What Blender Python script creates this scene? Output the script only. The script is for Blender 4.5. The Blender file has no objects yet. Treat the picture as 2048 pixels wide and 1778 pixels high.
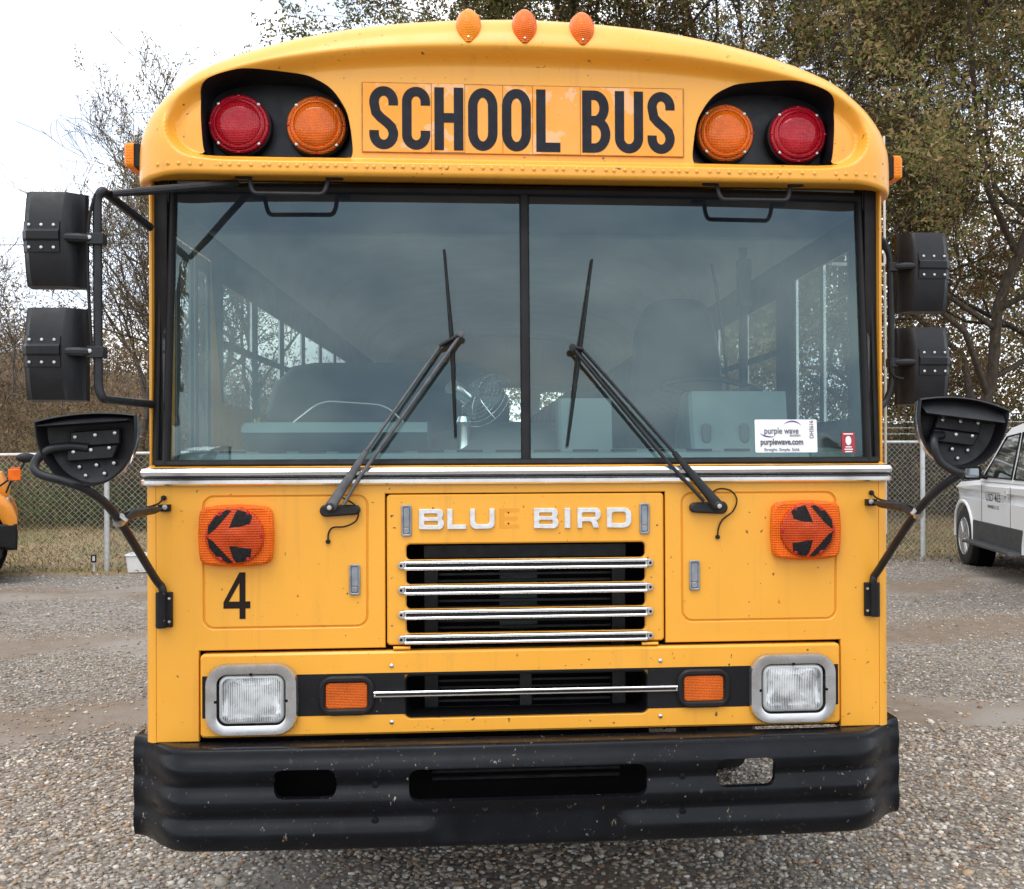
import bpy, bmesh, math, random
import numpy as np
from mathutils import Vector, Matrix
from mathutils.geometry import tessellate_polygon, delaunay_2d_cdt
random.seed(7); RNG = np.random.default_rng(11)
PI = math.pi
scene = bpy.context.scene
col = scene.collection

# ------------------------------------------------------------------ camera
cd = bpy.data.cameras.new('camera'); cam = bpy.data.objects.new('camera', cd); col.objects.link(cam)
R_ = Vector((0.99699922, -0.07730269, -0.00410547)); U_ = Vector((0.00380226, -0.00406909, 0.99998449)); F_ = Vector((0.07731819, 0.99699937, 0.00376295))
CAMP = Vector((-0.1356, -3.6694, 1.64))
cam.matrix_world = Matrix(((R_.x, U_.x, -F_.x, CAMP.x), (R_.y, U_.y, -F_.y, CAMP.y), (R_.z, U_.z, -F_.z, CAMP.z), (0, 0, 0, 1)))
cd.sensor_fit = 'HORIZONTAL'; cd.sensor_width = 36.0; cd.lens = 36.0 * 2200 / 2048
cd.shift_x = -(1141.34 - 1024) / 2048
cd.clip_start = 0.05; cd.clip_end = 2000
scene.camera = cam

# ------------------------------------------------------------------ sky, sun, exposure
SUN_EL, SUN_AZ = math.radians(64), math.radians(205)      # azimuth clockwise from +y
w = bpy.data.worlds.new('World'); scene.world = w; w.use_nodes = True
nt = w.node_tree; nt.nodes.clear()
out = nt.nodes.new('ShaderNodeOutputWorld'); bg = nt.nodes.new('ShaderNodeBackground')
sky = nt.nodes.new('ShaderNodeTexSky'); sky.sky_type = 'NISHITA'; sky.sun_disc = False
sky.sun_elevation = SUN_EL; sky.sun_rotation = SUN_AZ; sky.dust_density = 4.0; sky.air_density = 1.5
tc = nt.nodes.new('ShaderNodeTexCoord'); mp = nt.nodes.new('ShaderNodeMapping'); mp.inputs['Scale'].default_value = (1, 1, 2.6)
nz = nt.nodes.new('ShaderNodeTexNoise'); nz.inputs['Scale'].default_value = 5.0; nz.inputs['Detail'].default_value = 5; nz.inputs['Roughness'].default_value = .5
rp = nt.nodes.new('ShaderNodeValToRGB')
rp.color_ramp.elements[0].position = .36; rp.color_ramp.elements[0].color = (4.9, 5.7, 7.0, 1)
rp.color_ramp.elements[1].position = .66; rp.color_ramp.elements[1].color = (11.0, 11.0, 10.8, 1)
mx = nt.nodes.new('ShaderNodeMix'); mx.data_type = 'RGBA'; mx.inputs[0].default_value = .9
nt.links.new(tc.outputs['Generated'], mp.inputs[0]); nt.links.new(mp.outputs[0], nz.inputs['Vector'])
nt.links.new(nz.outputs[0], rp.inputs[0]); nt.links.new(sky.outputs[0], mx.inputs[6]); nt.links.new(rp.outputs[0], mx.inputs[7])
nt.links.new(mx.outputs[2], bg.inputs[0]); bg.inputs[1].default_value = .12
nt.links.new(bg.outputs[0], out.inputs[0])
sl = bpy.data.lights.new('sun', 'SUN'); sl.energy = 0.9; sl.angle = math.radians(35); sl.color = (1, .97, .93)
so = bpy.data.objects.new('sun', sl); col.objects.link(so)
sd = Vector((math.sin(SUN_AZ) * math.cos(SUN_EL), math.cos(SUN_AZ) * math.cos(SUN_EL), math.sin(SUN_EL)))
so.rotation_euler = sd.to_track_quat('Z', 'Y').to_euler(); so.location = (0, -20, 30)
vs = scene.view_settings; vs.view_transform = 'Standard'; vs.look = 'None'; vs.gamma = 1; vs.use_curve_mapping = False
vs.exposure = 0.90
scene.render.engine = 'CYCLES'
scene.cycles.use_denoising = True
scene.cycles.max_bounces = 8; scene.cycles.transparent_max_bounces = 24; scene.cycles.caustics_reflective = False; scene.cycles.caustics_refractive = False

# ------------------------------------------------------------------ material helpers
MATS = {}
def srgb(r, g, b):
    f = lambda c: (c / 255 / 12.92) if c / 255 <= .04045 else ((c / 255 + .055) / 1.055) ** 2.4
    return (f(r), f(g), f(b))
class NT:
    def __init__(s, name):
        s.m = bpy.data.materials.new(name); s.m.use_nodes = True; s.t = s.m.node_tree; s.t.nodes.clear()
        s.out = s.n('ShaderNodeOutputMaterial')
    def n(s, t, **k):
        x = s.t.nodes.new(t)
        for a, b in k.items(): setattr(x, a, b)
        return x
    def l(s, a, b): s.t.links.new(a, b)
    def pr(s, color=(.5, .5, .5), rough=.5, metal=0, **k):
        p = s.n('ShaderNodeBsdfPrincipled'); p.inputs['Roughness'].default_value = rough; p.inputs['Metallic'].default_value = metal
        if isinstance(color, tuple): p.inputs['Base Color'].default_value = (*color, 1)
        else: s.l(color, p.inputs['Base Color'])
        for a, b in k.items(): p.inputs[a.replace('_', ' ')].default_value = b
        s.l(p.outputs[0], s.out.inputs[0]); return p
    def obj(s, scale=(1, 1, 1), rot=(0, 0, 0)):
        c = s.n('ShaderNodeTexCoord'); m = s.n('ShaderNodeMapping'); m.inputs['Scale'].default_value = scale; m.inputs['Rotation'].default_value = rot
        s.l(c.outputs['Object'], m.inputs[0]); return m.outputs[0]
    def noise(s, vec, scale, detail=4, rough=.5, out=0):
        x = s.n('ShaderNodeTexNoise'); x.inputs['Scale'].default_value = scale; x.inputs['Detail'].default_value = detail; x.inputs['Roughness'].default_value = rough
        s.l(vec, x.inputs['Vector']); return x.outputs[out]
    def vor(s, vec, scale, feature='F1'):
        x = s.n('ShaderNodeTexVoronoi'); x.feature = feature; x.inputs['Scale'].default_value = scale; s.l(vec, x.inputs['Vector']); return x
    def ramp(s, fac, stops):
        r = s.n('ShaderNodeValToRGB'); e = r.color_ramp.elements
        while len(e) < len(stops): e.new(.5)
        for i, (p, c) in enumerate(stops):
            e[i].position = p; e[i].color = (*(c if isinstance(c, tuple) else (c, c, c)), 1)
        s.l(fac, r.inputs[0]); return r.outputs[0]
    def mix(s, fac, a, b, mode='MIX'):
        m = s.n('ShaderNodeMix', data_type='RGBA', blend_type=mode)
        for i, v in ((0, fac), (6, a), (7, b)):
            if isinstance(v, (int, float)): m.inputs[i].default_value = v
            elif isinstance(v, tuple): m.inputs[i].default_value = (*v, 1)
            else: s.l(v, m.inputs[i])
        return m.outputs[2]
    def bump(s, h, p, strength=.3, dist=.01):
        b = s.n('ShaderNodeBump'); b.inputs['Strength'].default_value = strength; b.inputs['Distance'].default_value = dist
        s.l(h, b.inputs['Height']); s.l(b.outputs[0], p.inputs['Normal'])
    def attr(s, name='Col'):
        a = s.n('ShaderNodeAttribute'); a.attribute_name = name; return a.outputs['Color']

def simple(name, color, rough=.5, metal=0, var=.12, scale=6, bump=0, bscale=200, spec=None, **k):
    t = NT(name); v = t.obj()
    n = t.noise(v, scale, 5)
    c = t.mix(1.0, color, t.ramp(n, [(.3, 1 - var), (.7, 1 + var)]), 'MULTIPLY')
    p = t.pr(c, rough, metal, **k)
    if spec is not None: p.inputs['Specular IOR Level'].default_value = spec
    if var:
        r = t.ramp(t.noise(v, scale * 2.3, 4), [(.3, max(rough - .08, .02)), (.7, min(rough + .1, 1))]); t.l(r, p.inputs['Roughness'])
    if bump: t.bump(t.noise(v, bscale, 3), p, bump, .003)
    MATS[name] = t.m; return t.m

def m_yellow(name='bus_yellow', base=(.79, .354, .029)):
    t = NT(name); v = t.obj()
    n1 = t.noise(v, 1.6, 6, .6); c = t.mix(t.ramp(n1, [(.35, 0.), (.7, 1.)]), base, tuple(min(1, q * f) for q, f in zip(base, (1.05, 1.08, 1.2))))
    # rain streak dirt, vertical
    vv = t.obj((14, 14, .7)); st = t.ramp(t.noise(vv, 1.5, 5, .65), [(.56, 0.), (.78, 1.)])
    c = t.mix(t.mix(1.0, st, (.30, .30, .30), 'MULTIPLY'), c, (.42, .20, .05))
    # small dark specks and chips
    sp = t.ramp(t.noise(v, 46, 2, .5), [(.705, 0.), (.725, 1.)])
    sp2 = t.ramp(t.noise(v, 3.1, 2), [(.36, 0.), (.56, 1.)])
    c = t.mix(t.mix(1.0, sp, sp2, 'MULTIPLY'), c, (.12, .06, .025))
    gr = t.ramp(t.noise(v, 5.5, 8, .72), [(.60, 0.), (.80, 1.)]); c = t.mix(t.mix(1.0, gr, (.35,) * 3, 'MULTIPLY'), c, (.30, .15, .05))
    p = t.pr(c, .38, 0, Coat_Weight=.25, Coat_Roughness=.18)
    t.l(t.ramp(t.noise(v, 7, 5), [(.3, .3), (.7, .48)]), p.inputs['Roughness'])
    t.bump(t.noise(v, 2.6, 3), p, .16, .012)
    MATS[name] = t.m; return t.m
YEL = m_yellow()

def m_scuffed(name, base, rough=.42, amt=.7, spec=.22):
    t = NT(name); v = t.obj()
    n = t.noise(v, 5, 6, .6); c = t.mix(t.ramp(n, [(.35, 0.), (.75, 1.)]), base, tuple(q * 2.1 for q in base))
    vs_ = t.obj((30, 30, 16)); s1 = t.ramp(t.noise(vs_, 1.7, 6, .75), [(.63, 0.), (.68, 1.)])
    area = t.ramp(t.noise(t.obj((1, 1, 2)), 2.6, 3), [(.48, 0.), (.60, 1.)])
    f = t.mix(1.0, t.mix(1.0, s1, area, 'MULTIPLY'), (amt,) * 3, 'MULTIPLY')
    cc = t.mix(t.ramp(t.noise(v, 9, 2), [(.4, 0.), (.6, 1.)]), (.35, .33, .29), (.30, .21, .09))
    c = t.mix(f, c, cc)
    fine = t.ramp(t.noise(v, 70, 2, .5), [(.735, 0.), (.75, 1.)]); c = t.mix(t.mix(1.0, fine, (.6,) * 3, 'MULTIPLY'), c, (.25, .24, .22))
    p = t.pr(c, rough); p.inputs['Specular IOR Level'].default_value = spec; t.l(t.ramp(t.noise(v, 11, 5), [(.3, rough - .1), (.7, rough + .18)]), p.inputs['Roughness'])
    t.bump(t.noise(v, 160, 2), p, .05, .002)
    MATS[name] = t.m; return t.m
BUMP = m_scuffed('bumper_black', (.004, .0045, .006), .27, 1.0, .17)
BLK = m_scuffed('black_paint', (.006, .006, .007), .5, .45)
PLAS = simple('mirror_plastic', (.011, .011, .013), .44, var=.25, scale=14, bump=.12, bscale=320, spec=.32)
RUB = simple('rubber', (.011, .010, .011), .55, var=.3, scale=8, spec=.25)
TUBE = simple('tube_black', (.014, .014, .016), .42, var=.35, scale=20, spec=.35)
DARK = simple('dark_cavity', (.004, .004, .005), .7, var=.2, spec=.1)
RAD = simple('radiator_black', (.016, .016, .018), .4, var=.5, scale=20, spec=.3)
CHR = simple('bright_trim', (.86, .87, .88), .2, 1.0, var=.03, scale=5)
ALU = simple('brushed_bezel', (.60, .60, .61), .27, .95, var=.03, scale=8)
STEEL = simple('bare_steel', (.55, .54, .52), .35, 1.0, var=.15, scale=30)
LATCH = simple('latch_grey', (.26, .28, .31), .42, .4, var=.2, scale=30)
WHT = simple('white_emblem', (.62, .62, .62), .35, var=.15, scale=60)
BLKD = simple('decal_black', (.012, .013, .020), .5, var=.3, scale=30, spec=.2)
WARM = simple('wiper_grey', (.10, .10, .105), .42, .3, var=.3, scale=30)
def m_lens(name, color, scale=90, coat=.15, crough=.08):
    t = NT(name); v = t.obj()
    c = t.mix(t.ramp(t.noise(v, 14, 4), [(.35, 0.), (.7, 1.)]), color, tuple(min(1, q * 1.35) for q in color))
    p = t.pr(c, .25, 0, Coat_Weight=coat, Coat_Roughness=crough, Subsurface_Weight=.15); p.inputs['Specular IOR Level'].default_value = .2
    p.inputs['Subsurface Radius'].default_value = (.02, .008, .002)
    wv = t.n('ShaderNodeTexWave'); wv.inputs['Scale'].default_value = scale; t.l(v, wv.inputs['Vector'])
    wv2 = t.n('ShaderNodeTexWave', bands_direction='Z'); wv2.inputs['Scale'].default_value = scale; t.l(v, wv2.inputs['Vector'])
    h = t.mix(.5, wv.outputs[0], wv2.outputs[0]); t.bump(h, p, .7, .004)
    MATS[name] = t.m; return t.m
AMB = m_lens('amber_lens', (.70, .13, .001), 60, .6, .04); RED = m_lens('red_lens', (.40, .0015, .012), 60, .6, .04); ORG = m_lens('orange_lens', (.44, .045, .002), 40); ORG2 = m_lens('amber_lens_aged', (.74, .135, .004), 50); AMB2 = m_lens('amber_lens_pale', (.88, .24, .004), 60); AMB3 = m_lens('amber_lens_deep', (.55, .10, .006), 60)

def m_glass(name, tint, refl=1.0, ior=1.52, dirt=.02, extra=None, gtint=(1, 1, 1)):
    t = NT(name)
    tr = t.n('ShaderNodeBsdfTransparent'); gl = t.n('ShaderNodeBsdfGlossy'); gl.inputs['Roughness'].default_value = .0; gl.inputs[0].default_value = (*gtint, 1)
    # thin pane: Schlick reflectance from the facing angle, the same from both sides
    fr = t.n('ShaderNodeLayerWeight'); f0 = ((ior - 1) / (ior + 1)) ** 2 * refl
    pw = t.n('ShaderNodeMath', operation='POWER'); pw.inputs[1].default_value = 5; t.l(fr.outputs['Facing'], pw.inputs[0])
    mu = t.n('ShaderNodeMath', operation='MULTIPLY_ADD'); mu.inputs[1].default_value = 1 - f0; mu.inputs[2].default_value = f0; t.l(pw.outputs[0], mu.inputs[0])
    v = t.obj()
    if extra:                       # tinted band along the top edge of a windshield
        sx = t.n('ShaderNodeSeparateXYZ'); t.l(v, sx.inputs[0])
        mr = t.n('ShaderNodeMapRange'); mr.inputs[1].default_value = extra[0]; mr.inputs[2].default_value = extra[1]; t.l(sx.outputs[2], mr.inputs[0])
        t.l(t.mix(mr.outputs[0], tint, extra[2]), tr.inputs[0])
    else: tr.inputs[0].default_value = (*tint, 1)
    m1 = t.n('ShaderNodeMixShader'); t.l(mu.outputs[0], m1.inputs[0]); t.l(tr.outputs[0], m1.inputs[1]); t.l(gl.outputs[0], m1.inputs[2])
    df = t.n('ShaderNodeBsdfDiffuse'); df.inputs[0].default_value = (.5, .52, .5, 1)
    m2 = t.n('ShaderNodeMixShader'); t.l(t.ramp(t.noise(v, 3, 6, .65), [(.35, dirt * .3), (.75, dirt * 2)]), m2.inputs[0])
    t.l(m1.outputs[0], m2.inputs[1]); t.l(df.outputs[0], m2.inputs[2]); t.l(m2.outputs[0], t.out.inputs[0])
    MATS[name] = t.m; return t.m
WSG = m_glass('windshield_glass', (.80, .93, .90), 1.75, 1.52, .03, (2.360, 2.378, (.10, .14, .27)), (.72, .98, 1.06))
SIDEG = m_glass('side_glass', (.93, .97, .96), 1.0, 1.5, .03)
CARG = m_glass('car_glass', (.18, .22, .21), 2.0, 1.5, .03)
LAMPG = m_glass('lamp_glass', (.97, .98, .98), 1.4, 1.5, .02)

# ------------------------------------------------------------------ mesh helpers
def tess(loops):
    if len(loops) == 1: return tessellate_polygon([[Vector((p[0], p[1], 0)) for p in loops[0]]])
    vs = [Vector((p[0], p[1])) for lp in loops for p in lp]; es = []; o = 0
    for lp in loops: es += [(o + i, o + (i + 1) % len(lp)) for i in range(len(lp))]; o += len(lp)
    vo, eo, fo, ov, oe, of = delaunay_2d_cdt(vs, es, [], 0, 1e-7); r = []
    for f in fo:
        c = (vo[f[0]] + vo[f[1]] + vo[f[2]]) / 3
        if inside(loops[0], c.x, c.y) and not any(inside(h, c.x, c.y) for h in loops[1:]):
            try: r.append(tuple(ov[i][0] for i in f))
            except IndexError: pass
    return r
class MB:
    def __init__(s): s.v = []; s.f = []
    def add(s, vs, fs):
        o = len(s.v); s.v += [tuple(p) for p in vs]; s.f += [tuple(i + o for i in f) for f in fs]; return s
    def box(s, x0, x1, y0, y1, z0, z1):
        return s.add([(x, y, z) for x in (x0, x1) for y in (y0, y1) for z in (z0, z1)],
                     [(0, 1, 3, 2), (4, 6, 7, 5), (0, 4, 5, 1), (2, 3, 7, 6), (0, 2, 6, 4), (1, 5, 7, 3)])
    def prism(s, outer, holes=(), w0=0., w1=.01, ch=0., M='xz'):
        """polygon (u,v) with holes; front face at w0 (chamfered by ch), back at w1"""
        mp = {'xz': lambda u, v, w: (u, w, v), 'yz': lambda u, v, w: (w, u, v), 'xy': lambda u, v, w: (u, v, w)}[M]
        loops = [list(outer)] + [list(h) for h in holes]
        def ins(lp, d):
            n = len(lp); r = []
            ar = sum(lp[i][0] * lp[(i + 1) % n][1] - lp[(i + 1) % n][0] * lp[i][1] for i in range(n)); sg = 1 if ar > 0 else -1
            for i in range(n):
                a = Vector(lp[i - 1][:2]); b = Vector(lp[i][:2]); c = Vector(lp[(i + 1) % n][:2])
                e1 = (b - a); e2 = (c - b)
                if e1.length < 1e-9 or e2.length < 1e-9: r.append((b.x, b.y)); continue
                n1 = Vector((-e1.y, e1.x)).normalized(); n2 = Vector((-e2.y, e2.x)).normalized()
                m = n1 + n2
                if m.length < 1e-6: m = n1
                m.normalize(); k = 1 / max(m.dot(n1), .4)
                r.append((b.x + m.x * d * k * sg, b.y + m.y * d * k * sg))
            return r
        fl = [ins(loops[0], ch)] + [ins(h, -ch) for h in loops[1:]] if ch else loops
        tri = tess(fl)
        flat = [p for lp in fl for p in lp]
        sw = 1 if w1 > w0 else -1
        s.add([mp(p[0], p[1], w0) for p in flat], tri)
        tri2 = tess(loops)
        flat2 = [p for lp in loops for p in lp]
        s.add([mp(p[0], p[1], w1) for p in flat2], [t[::-1] for t in tri2])
        for a, b in zip(fl, loops):
            n = len(a)
            vs = [mp(p[0], p[1], w0) for p in a]
            if ch:
                vs += [mp(p[0], p[1], w0 + sw * ch) for p in b]; vs += [mp(p[0], p[1], w1) for p in b]
                fs = [(k * n + i, k * n + (i + 1) % n, (k + 1) * n + (i + 1) % n, (k + 1) * n + i) for k in (0, 1) for i in range(n)]
            else:
                vs += [mp(p[0], p[1], w1) for p in b]
                fs = [(i, (i + 1) % n, n + (i + 1) % n, n + i) for i in range(n)]
            s.add(vs, fs)
        return s
    def tube(s, path, r, n=10, cap=True, closed=False, flat=1.0, ref=None):
        P = [Vector(p) for p in path]; m = len(P)
        rr_ = r if isinstance(r, (list, tuple)) else [r] * m
        T = []
        for i in range(m):
            if closed: d = P[(i + 1) % m] - P[i - 1]
            else: d = P[min(i + 1, m - 1)] - P[max(i - 1, 0)]
            T.append(d.normalized())
        up = Vector(ref) if ref else (Vector((0, 0, 1)) if abs(T[0].z) < .9 else Vector((1, 0, 0)))
        N = (up - T[0] * up.dot(T[0])).normalized(); vs = []
        for i in range(m):
            N = (N - T[i] * N.dot(T[i]))
            if N.length < 1e-6: N = Vector((1, 0, 0))
            N.normalize(); B = T[i].cross(N)
            for k in range(n):
                a = 2 * PI * k / n; vs.append(P[i] + N * math.cos(a) * rr_[i] * flat + B * math.sin(a) * rr_[i])
        fs = [(i * n + k, i * n + (k + 1) % n, ((i + 1) % m) * n + (k + 1) % n, ((i + 1) % m) * n + k) for i in range(m if closed else m - 1) for k in range(n)]
        if cap and not closed: fs += [tuple(range(n))[::-1], tuple(range((m - 1) * n, m * n))]
        return s.add(vs, fs)
    def lathe(s, prof, c, axis=(0, -1, 0), n=32):
        """prof: (radius, height along axis)"""
        ax = Vector(axis).normalized(); up = Vector((0, 0, 1)) if abs(ax.z) < .9 else Vector((1, 0, 0))
        N = (up - ax * up.dot(ax)).normalized(); B = ax.cross(N); c = Vector(c); vs = []
        for r, h in prof:
            for k in range(n):
                a = 2 * PI * k / n; vs.append(c + ax * h + N * math.cos(a) * r + B * math.sin(a) * r)
        m = len(prof)
        fs = [(i * n + k, i * n + (k + 1) % n, (i + 1) * n + (k + 1) % n, (i + 1) * n + k) for i in range(m - 1) for k in range(n)]
        if prof[0][0] > 1e-6: fs.append(tuple(range(n))[::-1])
        if prof[-1][0] > 1e-6: fs.append(tuple(range((m - 1) * n, m * n)))
        return s.add(vs, fs)
    def ball(s, c, r, n=8, sc=(1, 1, 1)):
        m = n // 2 + 1; vs = []; c = Vector(c)
        for i in range(m + 1):
            t = PI * i / m
            for k in range(n):
                a = 2 * PI * k / n; vs.append((c.x + r * sc[0] * math.sin(t) * math.cos(a), c.y + r * sc[1] * math.sin(t) * math.sin(a), c.z + r * sc[2] * math.cos(t)))
        return s.add(vs, [(i * n + k, i * n + (k + 1) % n, (i + 1) * n + (k + 1) % n, (i + 1) * n + k) for i in range(m) for k in range(n)])
    def grid(s, fn, us, vs, closed_u=False):
        nu, nv = len(us), len(vs)
        pts = [fn(u, v) for v in vs for u in us]
        fs = [(j * nu + i, j * nu + (i + 1) % nu, (j + 1) * nu + (i + 1) % nu, (j + 1) * nu + i) for j in range(nv - 1) for i in range(nu if closed_u else nu - 1)]
        return s.add(pts, fs)
    def stroke(s, path, wd, w0, w1, closed=False, M='xz'):
        P = [Vector(p) for p in path]; m = len(P); L = []; Rr = []
        for i in range(m):
            if closed: a, b = P[i - 1], P[(i + 1) % m]
            else: a, b = P[max(i - 1, 0)], P[min(i + 1, m - 1)]
            d1 = (P[i] - a); d2 = (b - P[i])
            if d1.length < 1e-9: d1 = d2
            if d2.length < 1e-9: d2 = d1
            d1 = d1.normalized(); d2 = d2.normalized(); t = (d1 + d2).normalized(); nn = Vector((-t.y, t.x)); k = 1 / max(nn.dot(Vector((-d1.y, d1.x))), .5)
            L.append(P[i] + nn * wd / 2 * k); Rr.append(P[i] - nn * wd / 2 * k)
        f = {'xz': lambda p, w: (p.x, w, p.y), 'xy': lambda p, w: (p.x, p.y, w), 'yz': lambda p, w: (w, p.x, p.y)}[M]
        vs = [f(p, w0) for p in L] + [f(p, w0) for p in Rr] + [f(p, w1) for p in L] + [f(p, w1) for p in Rr]
        fs = []
        for i in range(m if closed else m - 1):
            j = (i + 1) % m
            fs += [(i, j, m + j, m + i), (2 * m + i, 3 * m + i, 3 * m + j, 2 * m + j), (i, 2 * m + i, 2 * m + j, j), (m + i, m + j, 3 * m + j, 3 * m + i)]
        if not closed: fs += [(0, m, 3 * m, 2 * m), (m - 1, 3 * m - 1, 4 * m - 1, 2 * m - 1)]
        return s.add(vs, fs)
    def mesh(s, name, smooth=35, recalc=True, merge=0):
        me = bpy.data.meshes.new(name); me.from_pydata(s.v, [], s.f)
        if recalc or merge:
            b = bmesh.new(); b.from_mesh(me)
            if merge: bmesh.ops.remove_doubles(b, verts=b.verts, dist=merge)
            if recalc: bmesh.ops.recalc_face_normals(b, faces=b.faces)
            b.to_mesh(me); b.free()
        if smooth:
            me.shade_smooth()
            if smooth < 180: me.set_sharp_from_angle(angle=math.radians(smooth))
        return me
    def build(s, name, mat, parent=None, smooth=35, recalc=True, merge=1e-5):
        me = s.mesh(name, smooth, recalc, merge); me.materials.append(mat)
        return put(name, me, parent)
def put(name, me, parent=None):
    o = bpy.data.objects.new(name, me); col.objects.link(o)
    if parent is not None: o.parent = parent
    return o
def tag(o, label=None, cat=None, group=None, kind=None):
    if label: o['label'] = label
    if cat: o['category'] = cat
    if group: o['group'] = group
    if kind: o['kind'] = kind
    return o
def thing(name, label, cat, loc=(0, 0, 0), rz=0, group=None):
    o = bpy.data.objects.new(name, None); col.objects.link(o); o.location = loc; o.rotation_euler = (0, 0, rz); o.empty_display_size = .3
    return tag(o, label, cat, group)
def rr(x0, z0, x1, z1, r, n=6):
    p = []
    for cx, cz, a0 in ((x1 - r, z1 - r, 0), (x0 + r, z1 - r, 90), (x0 + r, z0 + r, 180), (x1 - r, z0 + r, 270)):
        for k in range(n + 1):
            a = math.radians(a0 + 90 * k / n); p.append((cx + r * math.cos(a), cz + r * math.sin(a)))
    return p
def fillet(P, r, n=6):
    P = [Vector(p) for p in P]; o = [P[0]]
    for i in range(1, len(P) - 1):
        a, b, c = P[i - 1], P[i], P[i + 1]; d1 = (a - b); d2 = (c - b)
        rr_ = min(r, d1.length * .48, d2.length * .48); p0 = b + d1.normalized() * rr_; p1 = b + d2.normalized() * rr_
        for k in range(n + 1):
            t = k / n; o.append(p0 * (1 - t) ** 2 + b * 2 * t * (1 - t) + p1 * t * t)
    o.append(P[-1]); return o
def smooth_path(P, n=6):
    P = [Vector(p) for p in P]; o = []
    for i in range(len(P) - 1):
        a = P[max(i - 1, 0)]; b = P[i]; c = P[i + 1]; d = P[min(i + 2, len(P) - 1)]
        for k in range(n):
            t = k / n; o.append(.5 * ((2 * b) + (c - a) * t + (2 * a - 5 * b + 4 * c - d) * t * t + (3 * b - a - 3 * c + d) * t ** 3))
    o.append(P[-1]); return o
def arc2(cx, cz, rx, rz, a0, a1, n=12):
    return [(cx + rx * math.cos(math.radians(a0 + (a1 - a0) * k / n)), cz + rz * math.sin(math.radians(a0 + (a1 - a0) * k / n))) for k in range(n + 1)]
def mir(poly): return [(-x, z) for x, z in poly]
_IP = {}
def inside(poly, x, z):
    k = id(poly)
    if k not in _IP or _IP[k][0] is not poly:
        a = np.array([p[:2] for p in poly], float); b = np.roll(a, -1, 0); dz = b[:, 1] - a[:, 1]; dz[dz == 0] = 1e-12
        _IP[k] = (poly, a[:, 0], a[:, 1], b[:, 1], (b[:, 0] - a[:, 0]) / dz)
    _, x0, z0, z1, m = _IP[k]
    return bool((((z0 > z) != (z1 > z)) & (x < m * (z - z0) + x0)).sum() & 1)
_NP = {}
def nearest(poly, x, z, closed=True):
    k = (id(poly), closed)
    if k not in _NP:
        a = np.array(poly, float); b = np.roll(a, -1, 0)
        if not closed: a, b = a[:-1], b[:-1]
        d = b - a; L = (d * d).sum(1); q = L > 1e-12; _NP[k] = (poly, a[q], d[q], L[q])
    _, a, d, L = _NP[k]
    t = np.clip(((x - a[:, 0]) * d[:, 0] + (z - a[:, 1]) * d[:, 1]) / L, 0, 1); p = a + d * t[:, None]; e = (p[:, 0] - x) ** 2 + (p[:, 1] - z) ** 2
    i = int(e.argmin()); return (math.sqrt(e[i]), float(p[i, 0]), float(p[i, 1]))
def cut_sheet(pts, faces, holes, Y):
    """pts: list of (x,z); removes faces inside holes, pulls cut border onto each hole's outline; Y(x,z) gives depth"""
    def hole_of(x, z):
        for h, bb in HB:
            if bb[0] < x < bb[1] and bb[2] < z < bb[3] and inside(h, x, z): return h
        return None
    HB = [(h, (min(p[0] for p in h), max(p[0] for p in h), min(p[1] for p in h), max(p[1] for p in h))) for h in holes]
    hv = [hole_of(*p) for p in pts]; keep = []
    for f in faces:
        if all(hv[i] is not None for i in f): continue
        keep.append(f)
    pts = list(pts)
    for i in {i for f in keep for i in f if hv[i] is not None}:
        _, x, z = nearest(hv[i], *pts[i]); pts[i] = (x, z)
    return [(x, Y(x, z), z) for x, z in pts], keep
def text_mesh(txt, size, extrude=.0004, align='CENTER', bold=0):
    c = bpy.data.curves.new('t', 'FONT'); c.body = txt; c.size = size; c.align_x = align; c.align_y = 'CENTER'; c.extrude = extrude; c.offset = bold; c.resolution_u = 3
    o = bpy.data.objects.new('t', c); col.objects.link(o); dg = bpy.context.evaluated_depsgraph_get()
    me = bpy.data.meshes.new_from_object(o.evaluated_get(dg)); bpy.data.objects.remove(o); bpy.data.curves.remove(c); return me
def text(name, txt, size, mat, parent, M, bold=0, sx=1.0):
    me = text_mesh(txt, size, bold=bold); me.transform(M @ Matrix.Diagonal((sx, 1, 1, 1))); me.materials.clear(); me.materials.append(mat); return put(name, me, parent)
def M_xz(x, y, z, rot=0.):      # text upright in the xz plane, read from -y
    return Matrix.Translation((x, y, z)) @ Matrix.Rotation(math.radians(90), 4, 'X') @ Matrix.Rotation(rot, 4, 'Z')
def sm(a, b, x):
    t = max(0., min(1., (x - a) / (b - a))); return t * t * (3 - 2 * t)

# ================================================================== THE SCHOOL BUS (front face near y=0, facing the camera at -y)
bus = thing('school_bus', 'yellow flat-nosed school bus seen head-on, number 4 on its front', 'bus')

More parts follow.
